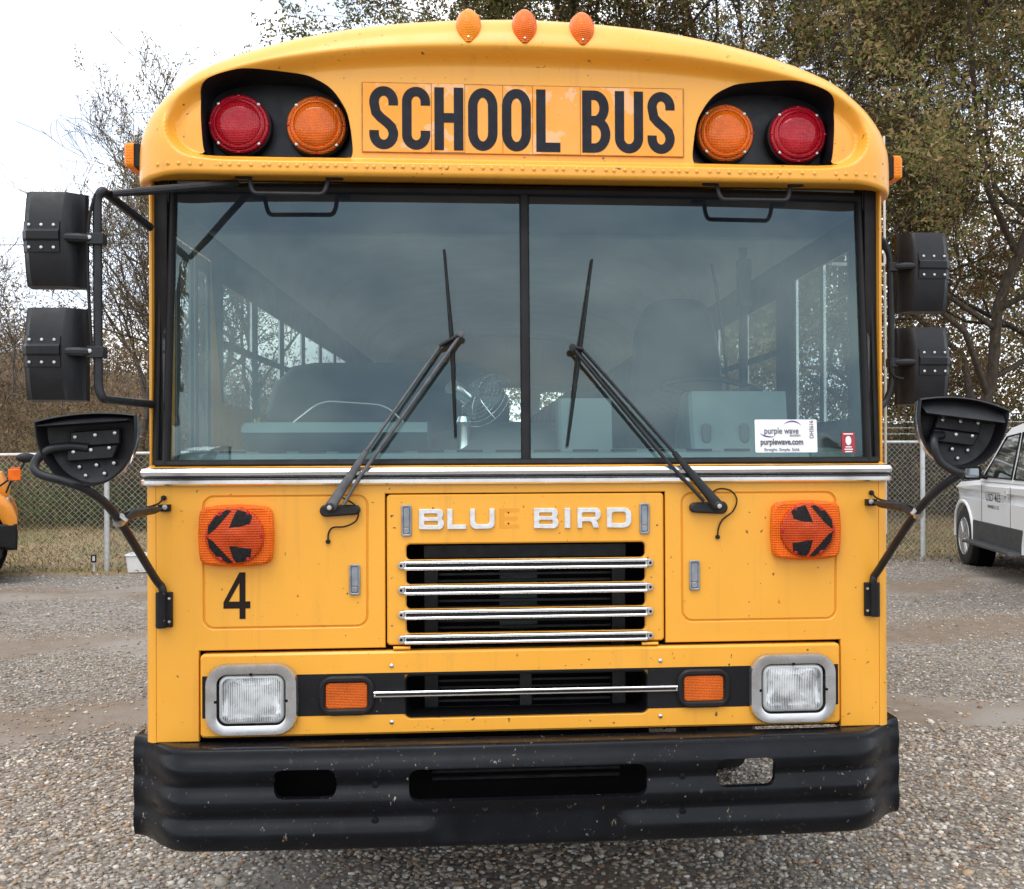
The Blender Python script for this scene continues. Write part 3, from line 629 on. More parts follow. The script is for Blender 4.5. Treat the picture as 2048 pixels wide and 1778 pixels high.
for s_ in (-1, 1):
    cx, cz = s_ * .895, .830
    m = MB()
    o0 = rr(cx - .1475, cz - .1165, cx + .1475, cz + .1165, .068, 8); i0 = rr(cx - .110, cz - .0835, cx + .110, cz + .0835, .034, 8)
    N0 = len(o0); ce = lambda p, k: (cx + (p[0] - cx) * k, cz + (p[1] - cz) * k)
    rings = [[(p[0], LPY + .004, p[1]) for p in o0], [(p[0], LPY - .014, p[1]) for p in o0], [(ce(p, .975)[0], LPY - .024, ce(p, .97)[1]) for p in o0], [(ce(p, 1.05)[0], LPY - .025, ce(p, 1.06)[1]) for p in i0], [(p[0], LPY - .022, p[1]) for p in i0], [(p[0], LPY + .01, p[1]) for p in i0]]
    for a, b in zip(rings[:-1], rings[1:]): m.add(a + b, [(i, (i + 1) % N0, N0 + (i + 1) % N0, N0 + i) for i in range(N0)])
    H = m.build('headlight', ALU, lowp, 40); tag(H, 'rectangular headlight in a brushed metal bezel')
    m = MB(); ol = rr(cx - .1005, cz - .0755, cx + .1005, cz + .0755, .026, 6); NL = len(ol)
    def ring(k, y): return [(cx + (p[0] - cx) * k, y, cz + (p[1] - cz) * k) for p in ol]
    rs = [ring(1.04, LPY + .012), ring(1.04, LPY - .010), ring(1.0, LPY - .017), ring(.93, LPY - .019)]
    for a, b in zip(rs[:-1], rs[1:]): m.add(a + b, [(i, (i + 1) % NL, NL + (i + 1) % NL, NL + i) for i in range(NL)])
    m.build('lens_rim', simple('lens_rim_grey', (.45, .46, .45), .3, var=.1) if 'lens_rim_grey' not in MATS else MATS['lens_rim_grey'], H, 50)
    m = MB(); rs = [ring(.93, LPY - .018), ring(.7, LPY - .023), ring(.4, LPY - .026), ring(.0001, LPY - .027)]
    for a, b in zip(rs[:-1], rs[1:]): m.add(a + b, [(i, (i + 1) % NL, NL + (i + 1) % NL, NL + i) for i in range(NL)])
    m.build('lens', HG, H, 60)
    m = MB(); rs = [ring(.94, LPY - .012), ring(.90, LPY + .008), ring(.70, LPY + .028), ring(.45, LPY + .045), ring(.18, LPY + .055), ring(.0001, LPY + .057)]
    for a, b in zip(rs[:-1], rs[1:]): m.add(a + b, [(i, (i + 1) % NL, NL + (i + 1) % NL, NL + i) for i in range(NL)])
    m.build('reflector', REFL, H, 60)
    m = MB(); m.lathe([(.010, 0), (.010, .02), (.006, .03), (0, .031)], (cx, LPY + .05, cz), (0, -1, 0), 12); m.build('bulb', WHT, H)
    for dx, dz in ((0, .083), (-.113, -.004), (.113, -.004)):
        m = MB(); m.box(cx + dx - .004, cx + dx + .004, LPY - .0256, LPY - .02, cz + dz - .004, cz + dz + .004); m.build('bezel_notch', DARK, H)
    # small front turn lamp
    tx = s_ * .5915; tz = .8345
    m = MB(); m.prism(rr(tx - .0895, tz - .0645, tx + .0895, tz + .0645, .043, 6), [rr(tx - .068, tz - .0425, tx + .068, tz + .0425, .014, 4)], LPY - .016, LPY + .002, .006); TL = m.build('turn_lamp', RUB, lowp); tag(TL, 'amber rectangular lamp in a black rubber surround')
    m = MB(); m.prism(rr(tx - .0675, tz - .042, tx + .0675, tz + .042, .013, 4), (), LPY - .011, LPY + .001, .003); m.build('lens', AMB3, TL)
# square amber signals with black tape leaving an arrow
for s_ in (-1, 1):
    cx, cz = s_ * .9445, 1.362
    o = []
    for a, b, c, d in ((-.113, -.078, -.113, .078), (-.10, .092, .10, .092), (.113, .078, .113, -.078), (.10, -.092, -.10, -.092)):
        for k in range(9):
            t = k / 8; x = a + (c - a) * t; z = b + (d - b) * t; bl = 4 * t * (1 - t)
            if abs(a - c) < 1e-6: x += math.copysign(.006 * bl, x)
            else: z += math.copysign(.009 * bl, z)
            o.append((cx + x, cz + z))
    o = o[::-1]
    m = MB(); m.prism(o, (), -.034, 0, .008); S_ = m.build('turn_signal', m_lens('signal_amber', (.64, .105, .002), 40) if 'signal_amber' not in MATS else MATS['signal_amber'], bus, 40); tag(S_, 'large amber turn signal with black tape on its round lens')
    hgt = lambda r: .004 + .012 * math.sqrt(max(0, 1 - (r / .0935) ** 2 * .92))
    m = MB(); m.lathe([(.0935, 0), (.0935, .004)] + [(r, hgt(r)) for r in (.092, .085, .075, .06, .045, .03)] + [(.022, .018), (.012, .0195), (0, .0198)], (cx, -.0345, cz), (0, -1, 0), 48); m.build('round_lens', ORG, S_, 60)
    TAPE = MATS.get('tape_dark') or simple('tape_dark', (.014, .012, .012), .5, var=.5, scale=120, bump=.5, bscale=260, spec=.15)
    for poly in ([(-.12, .33), (.20, .36), (.50, .45), (.58, .68), (.45, .80), (.12, .88), (.03, .70)], [(-.88, .10), (-.62, .30), (-.15, .85), (-.30, .88), (-.45, .80), (-.50, .70), (-.62, .72), (-.85, .40)],
                 [(-.88, -.12), (-.72, -.20), (-.10, -.88), (-.25, -.90), (-.42, -.80), (-.46, -.70), (-.60, -.70), (-.82, -.42)], [(-.12, -.38), (.55, -.48), (.50, -.78), (.30, -.88), (.08, -.90), (-.02, -.75)]):
        m = MB(); dense = []
        for i in range(len(poly)):
            p0, p1 = poly[i], poly[(i + 1) % len(poly)]; dense += [(p0[0] + (p1[0] - p0[0]) * k / 4, p0[1] + (p1[1] - p0[1]) * k / 4) for k in range(4)]
        qx = sum(p[0] for p in dense) / len(dense); qz = sum(p[1] for p in dense) / len(dense); nd_ = len(dense)
        def fn(i, k):
            u, v_ = qx + (dense[i][0] - qx) * k * 1.14, qz + (dense[i][1] - qz) * k * 1.14; r = math.hypot(u, v_) * .0925
            return (cx - s_ * u * .0925, -.0345 - hgt(r) - .0007, cz + v_ * .0925)
        m.grid(fn, list(range(nd_)), [1., .66, .33, .001], True); m.build('tape_patch', TAPE, S_, 60)
    for k in range(6):
        a = math.radians(30 + 60 * k + 30); m = MB(); m.lathe([(.006, 0), (.006, .002), (0, .0025)], (cx + .086 * math.cos(a), -.0345 - hgt(.086), cz + .086 * math.sin(a)), (0, -1, 0), 8); m.build('screw', RED, S_)
# bright belt trim
prof = [(0, 1.524), (-.012, 1.5245), (-.019, 1.530), (-.019, 1.541), (-.010, 1.546), (-.010, 1.553), (-.020, 1.557), (-.0225, 1.568), (-.017, 1.579), (-.004, 1.582), (0, 1.582)]
m = MB(); X0 = [(x, 0) for x in np.linspace(-1.205, 1.205, 13)]
path = [(-1.243, .30), (-1.243, .05)] + [(-1.205 - .036 * math.cos(a), .036 - .036 * math.sin(a)) for a in np.linspace(.2, PI / 2, 5)] + X0[1:-1] + [(1.205 + .036 * math.sin(a), .036 - .036 * math.cos(a)) for a in np.linspace(0, PI / 2 - .2, 5)] + [(1.243, .05), (1.243, .30)]
np_ = len(prof); vs_ = []
for i, (x, y) in enumerate(path):
    a = Vector(path[max(i - 1, 0)]); b = Vector(path[min(i + 1, len(path) - 1)]); t = (b - a).normalized(); nn = Vector((t.y, -t.x))
    for d, z in prof: vs_.append((x - nn.x * d, y - nn.y * d, z))
m.add(vs_, [(i * np_ + k, i * np_ + k + 1, (i + 1) * np_ + k + 1, (i + 1) * np_ + k) for i in range(len(path) - 1) for k in range(np_ - 1)]); belt = m.build('belt_trim', CHR, bus, 25)
m = MB(); vs_ = []
for i, (x, y) in enumerate(path):
    a = Vector(path[max(i - 1, 0)]); b = Vector(path[min(i + 1, len(path) - 1)]); t = (b - a).normalized(); nn = Vector((t.y, -t.x))
    for d, z in ((-.011, 1.5465), (-.0125, 1.5497), (-.011, 1.5528)): vs_.append((x - nn.x * d, y - nn.y * d, z))
m.add(vs_, [(i * 3 + k, i * 3 + k + 1, (i + 1) * 3 + k + 1, (i + 1) * 3 + k) for i in range(len(path) - 1) for k in range(2)]); m.build('trim_inlay', RUB, belt)
m = MB(); m.grid(lambda u, v: (u, -.001 + v * (.016 + .05 * (abs(u) / 1.2) ** 4), 1.580 + .012 * v), list(np.linspace(-1.236, 1.236, 25)), [0, 1.]); m.build('sill_ledge', YEL, bus)

# ---- bumper
def bplan(x): return -.125 + .03 * (abs(x) / 1.2) ** 2 + .170 * sm(1.04, 1.300, abs(x)) ** 1.7
def bprof(x, z):
    t = z
    rib = (.5 - .5 * math.cos((z - .370) / .1010 * 2 * PI)) ** .8        # three ribs
    fade = (1. if z > .47 else sm(.28, .34, abs(x))) * (1 - .55 * sm(1.12, 1.30, abs(x)))
    return -.021 * rib * fade
BS = [rr(-.382, .519, .382, .622, .030, 5), rr(.612, .535, .808, .628, .028, 5), rr(-.808, .535, -.612, .628, .028, 5)]
def bY(x, z):
    e = 0
    for edge, sgn in ((.692, 1), (.362, -1)):
        d = (edge - z) * sgn
        if d < .022: e += .022 - math.sqrt(max(0, .022 ** 2 - (.022 - d) ** 2))
    return bplan(x) + bprof(x, z) * (1 - e / .022) + e
xs = sorted(set(list(np.round(np.linspace(-1.300, 1.300, 190), 4)))); zs = [.362, .3635, .367, .372, .378] + list(np.linspace(.386, .668, 44)) + [.676, .682, .687, .6905, .692]
nu = len(xs); pts = [(x, z) for z in zs for x in xs]; fs = [(j * nu + i, j * nu + i + 1, (j + 1) * nu + i + 1, (j + 1) * nu + i) for j in range(len(zs) - 1) for i in range(nu - 1)]
V3, KF = cut_sheet(pts, fs, BS, bY); m = MB(); m.add(V3, KF)
m.grid(lambda u, v: (u, bY(u, .692) + v * max(.03, .06 - bY(u, .692) * .3), .692 - v * .004), xs, [0, 1.])
m.grid(lambda u, v: (u, bY(u, .362) + v * .08, .362), xs, [0, 1.])
for s_ in (-1, 1): m.grid(lambda u, v: (s_ * (1.300 - .004 * v), bY(1.300, u) + v * .10, u), zs, [0, 1.])
bump = m.build('bumper', BUMP, bus, 50)
for h in BS:
    m = MB(); nh = len(h); cxh = sum(p[0] for p in h) / nh; czh = sum(p[1] for p in h) / nh
    f0 = [(x, bY(x, z) + .0, z) for x, z in h]; f1 = [(x, bY(x, z) + .03, z) for x, z in h]
    m.add(f0 + f1, [(i, (i + 1) % nh, nh + (i + 1) % nh, nh + i) for i in range(nh)]); m.build('slot_edge', BUMP, bump)
for x in (-.30, .13, .37, -.14):
    m = MB(); m.lathe([(.009, 0), (.009, .002), (.005, .0025), (.005, .0005), (0, .0005)], (x, bY(x, .49 if abs(x) < .35 else .5) + .0005, .49 if abs(x) < .35 else .5), (0, -1, 0), 12); m.build('bumper_bolt', RAD, bump)
for x in (-.49, .50):
    for z in (.458, .572):
        m = MB(); m.lathe([(.012, 0), (.011, .004), (0, .006)], (x, bY(x, z), z), (0, -1, 0), 8); m.build('bumper_bolt', BUMP, bump)
m = MB(); m.box(-1.15, -.44, .08, .12, .42, .69); m.box(-.44, .44, .21, .22, .40, .70)
m.build('lower_crossmember', DARK, bus)
m = MB()
for k in range(5): m.tube([(-.32, .10, .52 + .024 * k), (.32, .10, .52 + .024 * k)], .006, 6)
m.build('cooler_tubes', RAD, bus)

# ---- grab handles above the windshield
for s_ in (-1, 1):
    a, b = s_ * .905, s_ * .648
    m = MB(); m.tube(fillet([(a, .015, 2.545), (a + (b - a) * .03, .0, 2.50), (a + (b - a) * .07, -.004, 2.480), (b - (b - a) * .07, -.004, 2.480), (b - (b - a) * .03, 0, 2.50), (b, .015, 2.545)], .03, 5), .0078, 10); H = m.build('grab_handle', TUBE, bus)
    for x in (a, b):
        sx = -.028 if (x == a) == (s_ < 0) else .028
        m = MB(); m.prism([(x - .02 + sx * .7, .0), (x + .02 + sx * .7, .0), (x + .028 + sx * .7, .014), (x + .02 + sx * .7, .028), (x - .02 + sx * .7, .028), (x - .028 + sx * .7, .014)], (), 2.533, 2.541, 0, 'xy'); m.build('mounting_tab', TUBE, H)

# ---- wipers
def wiper(base, arm, rod, blade, hose, mats, lab, wide):
    bx, bz = base
    m = MB(); n_ = 14
    o = arc2(bx - .045 * wide, bz, .020, .020, 90, 270, 8) + arc2(bx + .050 * wide, bz + .002, .016, .016, -90, 90, 8) if wide > 0 else arc2(bx - .045, bz, .017, .017, 90, 270, 8) + arc2(bx + .045, bz, .022, .022, -90, 90, 8)
    m.prism(o, (), -.024, -.001, .006); W = m.build('wiper', mats[2], bus); tag(W, lab)
    a0, a1, a2 = [Vector(p) for p in arm]
    m = MB(); m.tube([a0, a0.lerp(a1, .15), a1], [.019, .017, .009], 8, flat=.55, ref=(0, 1, 0)); m.tube([a1, a2], .0068, 8, flat=.8); m.build('wiper_arm', mats[0], W)
    m = MB(); m.tube([Vector(p) for p in rod], .0062, 8); m.lathe([(.011, 0), (.011, .012), (0, .013)], rod[-1], (0, -1, 0), 10); m.build('tie_rod', mats[0], W)
    m = MB(); m.lathe([(.016, 0), (.016, .03), (.010, .036), (0, .037)], (a0.x, -.02, a0.z), (0, -1, 0), 14); m.build('pivot', mats[2], W)
    m = MB(); m.lathe([(.009, 0), (.008, .006), (0, .007)], (a0.x, -.056, a0.z), (0, -1, 0), 6); m.build('pivot_nut', STEEL, W)
    b0, b1, b2 = [Vector(p) for p in blade]
    m = MB(); ax = (b2 - b0).normalized(); pts_ = [b0.lerp(b1, k / 6) for k in range(6)] + [b1.lerp(b2, k / 6) for k in range(7)]
    m.tube([p + Vector((0, -.012, 0)) for p in pts_], [.0045, .0055, .0065, .0075, .0085, .0095, .010, .0095, .0085, .0075, .0065, .0055, .0045], 6, flat=.8, ref=(1, 0, 0)); B = m.build('blade_bridge', BLK, W)
    m = MB(); m.tube([p + Vector((0, .010, 0)) for p in pts_], .0048, 6, flat=1.0); m.build('blade_rubber', RUB, W)
    m = MB()
    for k in range(1, 12): p = pts_[k]; m.box(p.x - .003, p.x + .003, p.y - .012, p.y + .008, p.z - .008, p.z + .008)
    m.build('blade_claw', BLK, W)
    m = MB(); q = (Vector(rod[-1]) + a2) / 2; m.tube([Vector(rod[-1]), a2, b1 + Vector((0, -.012, 0))], .012, 8, flat=.6); m.build('arm_head', mats[2], W)
    m = MB(); m.tube(smooth_path(hose, 6), .0028, 6); m.lathe([(.008, 0), (.008, .006), (0, .007)], (hose[-1][0], -.001, hose[-1][2]), (0, -1, 0), 8); m.build('washer_hose', RUB, W)
def wy(z): return -.03 + max(0, (z - 1.55)) * .105
wiper((-.612, 1.440), [(-.640, -.04, 1.452), (-.522, wy(1.638) - .01, 1.638), (-.284, wy(1.985), 1.985)], [(-.596, -.036, 1.462), (-.547, wy(1.55), 1.548), (-.215, wy(2.02) - .01, 2.023)],
      [(-.272, G(0, 2.31) - .024, 2.313), (-.245, G(0, 1.99) - .026, 1.989), (-.235, G(0, 1.68) - .024, 1.682)],
      [(-.603, -.02, 1.483), (-.565, -.02, 1.460), (-.552, -.016, 1.432), (-.562, -.012, 1.404), (-.598, -.008, 1.387), (-.636, -.006, 1.384), (-.650, -.006, 1.365), (-.652, -.004, 1.338)], (WARM, WARM, TUBE), 'grey weathered wiper with twin arms', 1)
wiper((.610, 1.440), [(.640, -.04, 1.447), (.492, wy(1.626) - .01, 1.626), (.189, wy(1.974), 1.974)], [(.593, -.036, 1.462), (.466, wy(1.60), 1.601), (.156, wy(1.98) - .008, 1.980)],
      [(.229, G(0, 2.28) - .024, 2.284), (.184, G(0, 1.99) - .026, 1.980), (.138, G(0, 1.65) - .024, 1.647)],
      [(.618, -.02, 1.487), (.650, -.016, 1.503), (.690, -.012, 1.495), (.710, -.01, 1.465), (.697, -.008, 1.427), (.662, -.006, 1.398), (.648, -.006, 1.37), (.645, -.004, 1.340)], (TUBE, TUBE, TUBE), 'black wiper with a broad lower arm', -1)

# ---- exterior mirrors
def mirror_head(xo, xi, z0, z1, Y, parent, lab, bz):
    """xo outer x, xi inner x; back shell towards -y"""
    D = .075; sgn = 1 if xi > xo else -1
    def dep(u, v): 
        b = (1 - .38 * abs(2 * v - 1) ** 2.2)
        return D * b * (1 - .80 * sm(.70, 1.02, u)) * (1 - .25 * sm(.12, 0, u))
    def fn(u, v):
        return (xo + (xi - xo) * u, Y - dep(u, v), z0 + (z1 - z0) * v)
    us = [0, .015, .05, .12, .25, .4, .55, .68, .70, .72, .78, .85, .92, .97, 1]; vs = [0, .02, .06, .12, .2, .3, .4, .5, .6, .7, .8, .88, .94, .98, 1]
    m = MB(); m.grid(fn, us, vs)
    outl = [(u, 0) for u in us] + [(1, v) for v in vs[1:]] + [(u, 1) for u in us[::-1][1:]] + [(0, v) for v in vs[::-1][1:-1]]
    f0 = [fn(u, v) for u, v in outl]; f1 = [(p[0] + (.003 * sgn if u >= 1 else -.003 * sgn if u <= 0 else 0), Y + .012, p[2] + (.003 if v >= 1 else -.003 if v <= 0 else 0)) for p, (u, v) in zip(f0, outl)]
    k = len(f0); m.add(f0 + f1, [(i, (i + 1) % k, k + (i + 1) % k, k + i) for i in range(k)]); m.add(f1, [tuple(range(k))])
    H = m.build('mirror_head', PLAS, parent, 30); tag(H, lab)
    m = MB(); m.box(min(xo, xi) + .008, max(xo, xi) - .008, Y + .0125, Y + .015, z0 + .008, z1 - .008); m.build('mirror_glass', CHR, H)
    b0 = (bz - z0) / (z1 - z0)
    m = MB(); prof = [(-.047, .001), (-.046, .004), (-.014, .005), (-.008, .011), (.014, .013), (.022, .005), (.046, .004), (.047, .001)]
    m.grid(lambda u, w: (xo + (xi - xo) * u, Y - dep(u, b0 + w[0] / (z1 - z0)) - w[1], bz + w[0]), [-.004, .0, .1, .3, .5, .68], prof); m.build('mirror_strap', PLAS, H, 30)
    for u in (.14, .36, .58):
        for w in (-.033, .034):
            m = MB(); m.lathe([(.0055, 0), (.0045, .003), (0, .004)], (xo + (xi - xo) * u, Y - dep(u, b0 + w / (z1 - z0)) - .004, bz + w), (0, -1, 0), 8); m.build('rivet', STEEL, H)
    return H
ML = -.26
ma = tag(MB().tube(fillet([(-1.235, .06, 1.792), (-1.285, ML, 1.795), (-1.296, ML, 1.83), (-1.298, ML, 2.40), (-1.285, ML, 2.425), (-1.235, .05, 2.375)], .06, 8), .0135, 12).build('mirror_bracket', TUBE, bus), 'black bent-tube bracket carrying two mirrors')
m = MB(); m.tube([(-1.262, ML + .02, 2.418), (-1.16, -.15, 2.452), (-.955, .055, 2.527)], [.010, .0135, .0125], 10); m.build('brace_tube', TUBE, ma)
m = MB(); m.tube(smooth_path([(-1.31, ML - .012, 1.93), (-1.318, ML - .012, 2.08), (-1.322, ML - .012, 2.2), (-1.318, ML - .012, 2.33), (-1.300, ML - .01, 2.41)], 5), .005, 6); m.build('mirror_cable', RUB, ma)
for bz, z0, z1, xo, xi, lb in ((2.275, 2.132, 2.414, -1.500, -1.340, 'upper mirror housing on the door side'), (1.935, 1.792, 2.068, -1.500, -1.338, 'lower mirror housing on the door side')):
    H = mirror_head(xo, xi, z0, z1, ML + .03, ma, lb, bz)
    m = MB(); m.tube([(xo + .10, ML - .03, bz), (-1.345, ML - .025, bz), (-1.30, ML - .005, bz)], [.014, .015, .013], 10); m.build('mirror_stub', PLAS, H)
    m = MB(); m.prism(rr(-1.325, bz - .017, -1.275, bz + .017, .004, 2), (), ML - .022, ML + .018, .002); m.build('clamp', TUBE, H)
    m = MB(); m.lathe([(.0075, 0), (.006, .004), (0, .005)], (-1.313, ML - .022, bz + .003), (0, -1, 0), 10); m.build('clamp_bolt', STEEL, H)
MR = .20
mb = tag(MB().tube(fillet([(1.236, .16, 2.40), (1.30, MR, 2.39), (1.325, MR, 2.33), (1.330, MR, 1.86), (1.30, MR, 1.79), (1.236, .16, 1.77)], .05, 8), .0125, 12).build('mirror_bracket', TUBE, bus), 'black tube bracket on the driver side')
m = MB(); m.tube(smooth_path([(1.25, .12, 2.43), (1.275, .14, 2.36), (1.31, MR - .02, 2.31), (1.315, MR - .02, 2.1), (1.318, MR - .02, 1.92), (1.36, MR - .03, 1.885)], 5), .005, 6); m.build('mirror_cable', RUB, mb)
for bz, z0, z1, lb in ((2.290, 2.130, 2.414, 'upper mirror housing on the driver side'), (1.945, 1.796, 2.072, 'lower mirror housing on the driver side')):
    H = mirror_head(1.530, 1.357, z0, z1, MR + .03, mb, lb, bz)
    m = MB(); m.tube([(1.43, MR - .03, bz), (1.37, MR - .03, bz), (1.33, MR - .005, bz)], [.012, .014, .012], 10); m.build('mirror_stub', PLAS, H)
    m = MB(); m.prism(rr(1.312, bz - .016, 1.348, bz + .016, .004, 2), (), MR - .02, MR + .016, .002); m.build('clamp', TUBE, H)
def cross_mirror(s_, cx, cz, Y, lab, tilt, slope):
    # half-moon shell, open side towards the camera
    w_, h_ = .138, .195
    o = []
    for k in range(13): o.append((-w_ + 2 * w_ * k / 12, h_ * .5 + (.010 + slope * .25) * (1 - (k / 6 - 1) ** 2)))
    for k in range(1, 24):
        a = -PI * k / 24; o.append((w_ * math.cos(a) * (1 if True else 1), h_ * .44 + (h_ * .94) * math.sin(a) * (abs(math.sin(a)) ** -.12)))
    ct, st_ = math.cos(tilt), math.sin(tilt)
    def tr(u, v, y): return (cx + u * ct - v * st_, Y + y + .10 * (-u * s_) * .6, cz + u * st_ + v * ct)
    def rg(k, y, dz=0): return [tr(u * k, v * k + dz, y) for u, v in o]
    m = MB(); no = len(o)
    rs = [rg(.97, .012), rg(1.0, .0), rg(1.0, -.010), rg(.965, -.014), rg(.94, -.006), rg(.90, .045), rg(.72, .055), rg(.35, .058), rg(.0001, .058)]
    for a, b in zip(rs[:-1], rs[1:]): m.add(a + b, [(i, (i + 1) % no, no + (i + 1) % no, no + i) for i in range(no)])
    H = m.build('crossview_mirror', PLAS, bus, 35); tag(H, lab)
    m = MB(); rs = [rg(.97, .012), rg(.93, .05), rg(.8, .09), rg(.5, .12), rg(.0001, .13)]
    for a, b in zip(rs[:-1], rs[1:]): m.add(a + b, [(i, (i + 1) % no, no + (i + 1) % no, no + i) for i in range(no)])
    m.build('mirror_glass', CHR, H, 60)
    def plate(pl, y0, y1, nm):
        mm = MB(); mm.prism(pl, (), y0, y1, .003); mm.v = [tr(x, z, y) for x, y, z in mm.v]; return mm.build(nm, PLAS, H)
    plate([(-.065, .018), (.075, .018), (.078, .062), (-.058, .062)], .034, .052, 'mount_plate')
    plate([(-.072, -.022), (.055, -.022), (.072, .016), (-.068, .016)], .026, .052, 'mount_plate')
    for u, v in ((-.045, .046), (.010, .048), (.064, .050), (-.050, .004), (-.002, .006), (.048, .008), (-.045, -.040), (.002, -.038), (.050, -.036), (-.03, -.066), (.022, -.064), (.078, -.060)):
        mm = MB(); mm.lathe([(.0062, 0), (.005, .004), (0, .0055)], tr(u, v, .033 if v > .02 else .026 if v > -.02 else .05), (0, -1, 0), 8); mm.build('rivet', STEEL, H)
    m = MB(); ks = list(range(13)); top = [(o[k][0] * .95, o[k][1] - .006) for k in ks]; lowl = [(-w_ * .88 + 2 * w_ * .86 * k / 12, h_ * .5 - slope) for k in ks]
    m.add([tr(u, v, .020) for u, v in top] + [tr(u, v, -.034) for u, v in lowl] + [tr(u, v - .004, .03) for u, v in lowl], [(q * 13 + i, q * 13 + i + 1, (q + 1) * 13 + i + 1, (q + 1) * 13 + i) for q in (0, 1) for i in range(12)])
    m.build('upper_slope', PLAS, H, 30)
    return tr, H
trL, HL = cross_mirror(-1, -1.258, 1.636, -.45, 'door-side half-moon crossview mirror on a bent arm', .07, .016)
trR, HR = cross_mirror(1, 1.292, 1.672, -.45, 'driver-side half-moon crossview mirror on a hooked arm', -.13, .042)
for s_, H, pts_ in ((-1, HL, [(-1.176, -.012, 1.085), (-1.178, -.016, 1.185), (-1.196, -.05, 1.235), (-1.232, -.30, 1.445), (-1.262, -.42, 1.520), (-1.315, -.46, 1.552), (-1.385, -.47, 1.575), (-1.402, -.46, 1.605), (-1.37, -.45, 1.642), (-1.32, -.43, 1.652), (-1.27, -.42, 1.648)]),
                   (1, HR, [(1.176, -.012, 1.085), (1.178, -.016, 1.185), (1.190, -.05, 1.235), (1.225, -.30, 1.445), (1.262, -.42, 1.530), (1.290, -.46, 1.560), (1.265, -.47, 1.568), (1.225, -.46, 1.600), (1.208, -.46, 1.645), (1.22, -.44, 1.672), (1.25, -.42, 1.676)])):
    m = MB(); m.tube(smooth_path(pts_, 5), .0130, 12); arm = m.build('mirror_arm', TUBE, H); 
    bx = s_ * 1.176
    m = MB(); m.prism(rr(bx - .026, 1.066, bx + .026, 1.180, .003, 2), (), -.016, -.001, .002); m.tube([(bx + s_ * .006, -.020, 1.066), (bx + s_ * .006, -.020, 1.180)], .017, 10); br = m.build('arm_bracket', BLK, H)
    for z in (1.085, 1.160):
        m = MB(); m.lathe([(.0055, 0), (.004, .004), (0, .0045)], (bx - s_ * .018, -.0165, z), (0, -1, 0), 8); m.build('bracket_bolt', STEEL, H)
    m = MB(); m.tube([(s_ * 1.226, -.27, 1.425), (s_ * 1.22, -.20, 1.445), (s_ * 1.19, -.06, 1.449), (s_ * 1.178, -.02, 1.452)], [.0145, .0155, .0125, .004], 8); m.build('stay_rod', TUBE, H)
    m = MB(); m.lathe([(.0185, -.01), (.0185, .01)], (s_ * 1.228, -.285, 1.432), (s_ * .12, .78, -.62), 14); m.tube([(s_ * 1.226, -.30, 1.45), (s_ * 1.20, -.30, 1.43)], .006, 6); m.build('hose_clamp', STEEL, H)
    m = MB(); m.box(min(s_ * 1.155, s_ * 1.19), max(s_ * 1.155, s_ * 1.19), -.026, -.001, 1.442, 1.464); m.build('stay_bracket', BLK, H)
    m = MB(); m.lathe([(.0085, 0), (.0085, .004), (0, .005)], (s_ * 1.168, -.026, 1.456), (0, -1, 0), 10); m.build('bracket_bolt', STEEL, H)
    m = MB(); m.lathe([(.009, 0), (.009, .006), (0, .008)], (s_ * 1.178, -.001, 1.485), (0, -1, 0), 8); m.tube(smooth_path([(s_ * 1.178, -.008, 1.485), (s_ * 1.19, -.02, 1.468), (s_ * 1.206, -.06, 1.460), (s_ * 1.215, -.16, 1.458), (s_ * 1.225, -.27, 1.448)], 4), .0032, 6); m.build('heater_wire', RUB, H)
m = MB(); m.tube([(1.447, .59, 1.30), (1.450, .59, 2.0), (1.453, .60, 2.88)], [.0065, .006, .0045], 6); m.box(1.23, 1.447, .58, .60, 2.36, 2.372); m.box(1.23, 1.447, .58, .60, 1.50, 1.512)
tag(m.build('antenna_mast', simple('mast_white', (.62, .60, .57), .5, var=.1), bus), 'thin pale rod standing along the driver side')

# ---- body shell
INT = simple('interior_grey', (.80, .83, .82), .6, var=.08, scale=3)
INTD = simple('interior_dark', (.055, .07, .068), .6, var=.2, scale=4)
DASHM = simple('dash_teal', (.085, .125, .13), .55, var=.12, scale=5)
SEATM = simple('seat_vinyl', (.016, .020, .022), .55, var=.2, scale=8)
YB = .11; LEN = 9.2
WZ = [(1.83, 2.07), (2.10, 2.335)]
def side(s_, wins, extra, door):
    X = s_ * 1.2385; Xi = s_ * 1.231; holes = []
    for a, b in wins: holes.append([(a, 1.83), (b, 1.83), (b, 2.335), (a, 2.335)])
    holes += extra
    m = MB(); m.prism([(YB, .55), (LEN, .55), (LEN, 2.56), (YB, 2.56)], holes, X, Xi, 0, 'yz'); W = m.build('side_wall', YEL, bus, 0)
    m = MB(); m.prism([(YB, 1.05), (LEN, 1.05), (LEN, 2.56), (YB, 2.56)], holes, Xi - s_ * .004, Xi - s_ * .001, 0, 'yz'); m.build('inner_lining', INTD, bus, 0)
    for k in range(3):
        z = .80 + .32 * k; m = MB(); m.box(min(X, X + s_ * .008), max(X, X + s_ * .008), YB + .75, LEN, z, z + .05); m.build('rub_rail', BLK, W)
    for a, b in wins:
        m = MB(); m.box(s_ * 1.234 - .0005, s_ * 1.234 + .0005, a, b, 1.83, 2.335); g = m.build('side_window', SIDEG, bus, 0)
        m = MB(); m.box(s_ * 1.232 - .004, s_ * 1.232 + .004, a, b, 2.07, 2.10); m.build('sash_rail', INTD, g)
        m = MB()
        for y in (a, b - .018): m.box(s_ * 1.232 - .004, s_ * 1.232 + .004, y, y + .018, 1.83, 2.335)
        m.build('sash_frame', STEEL, g)
    return W
side(-1, [(1.02 + .70 * k, 1.02 + .70 * k + .60) for k in range(11)], [[(.30 + .02, .78), (.83, .78), (.83, 2.40), (.30 + .02, 2.40)]], True)
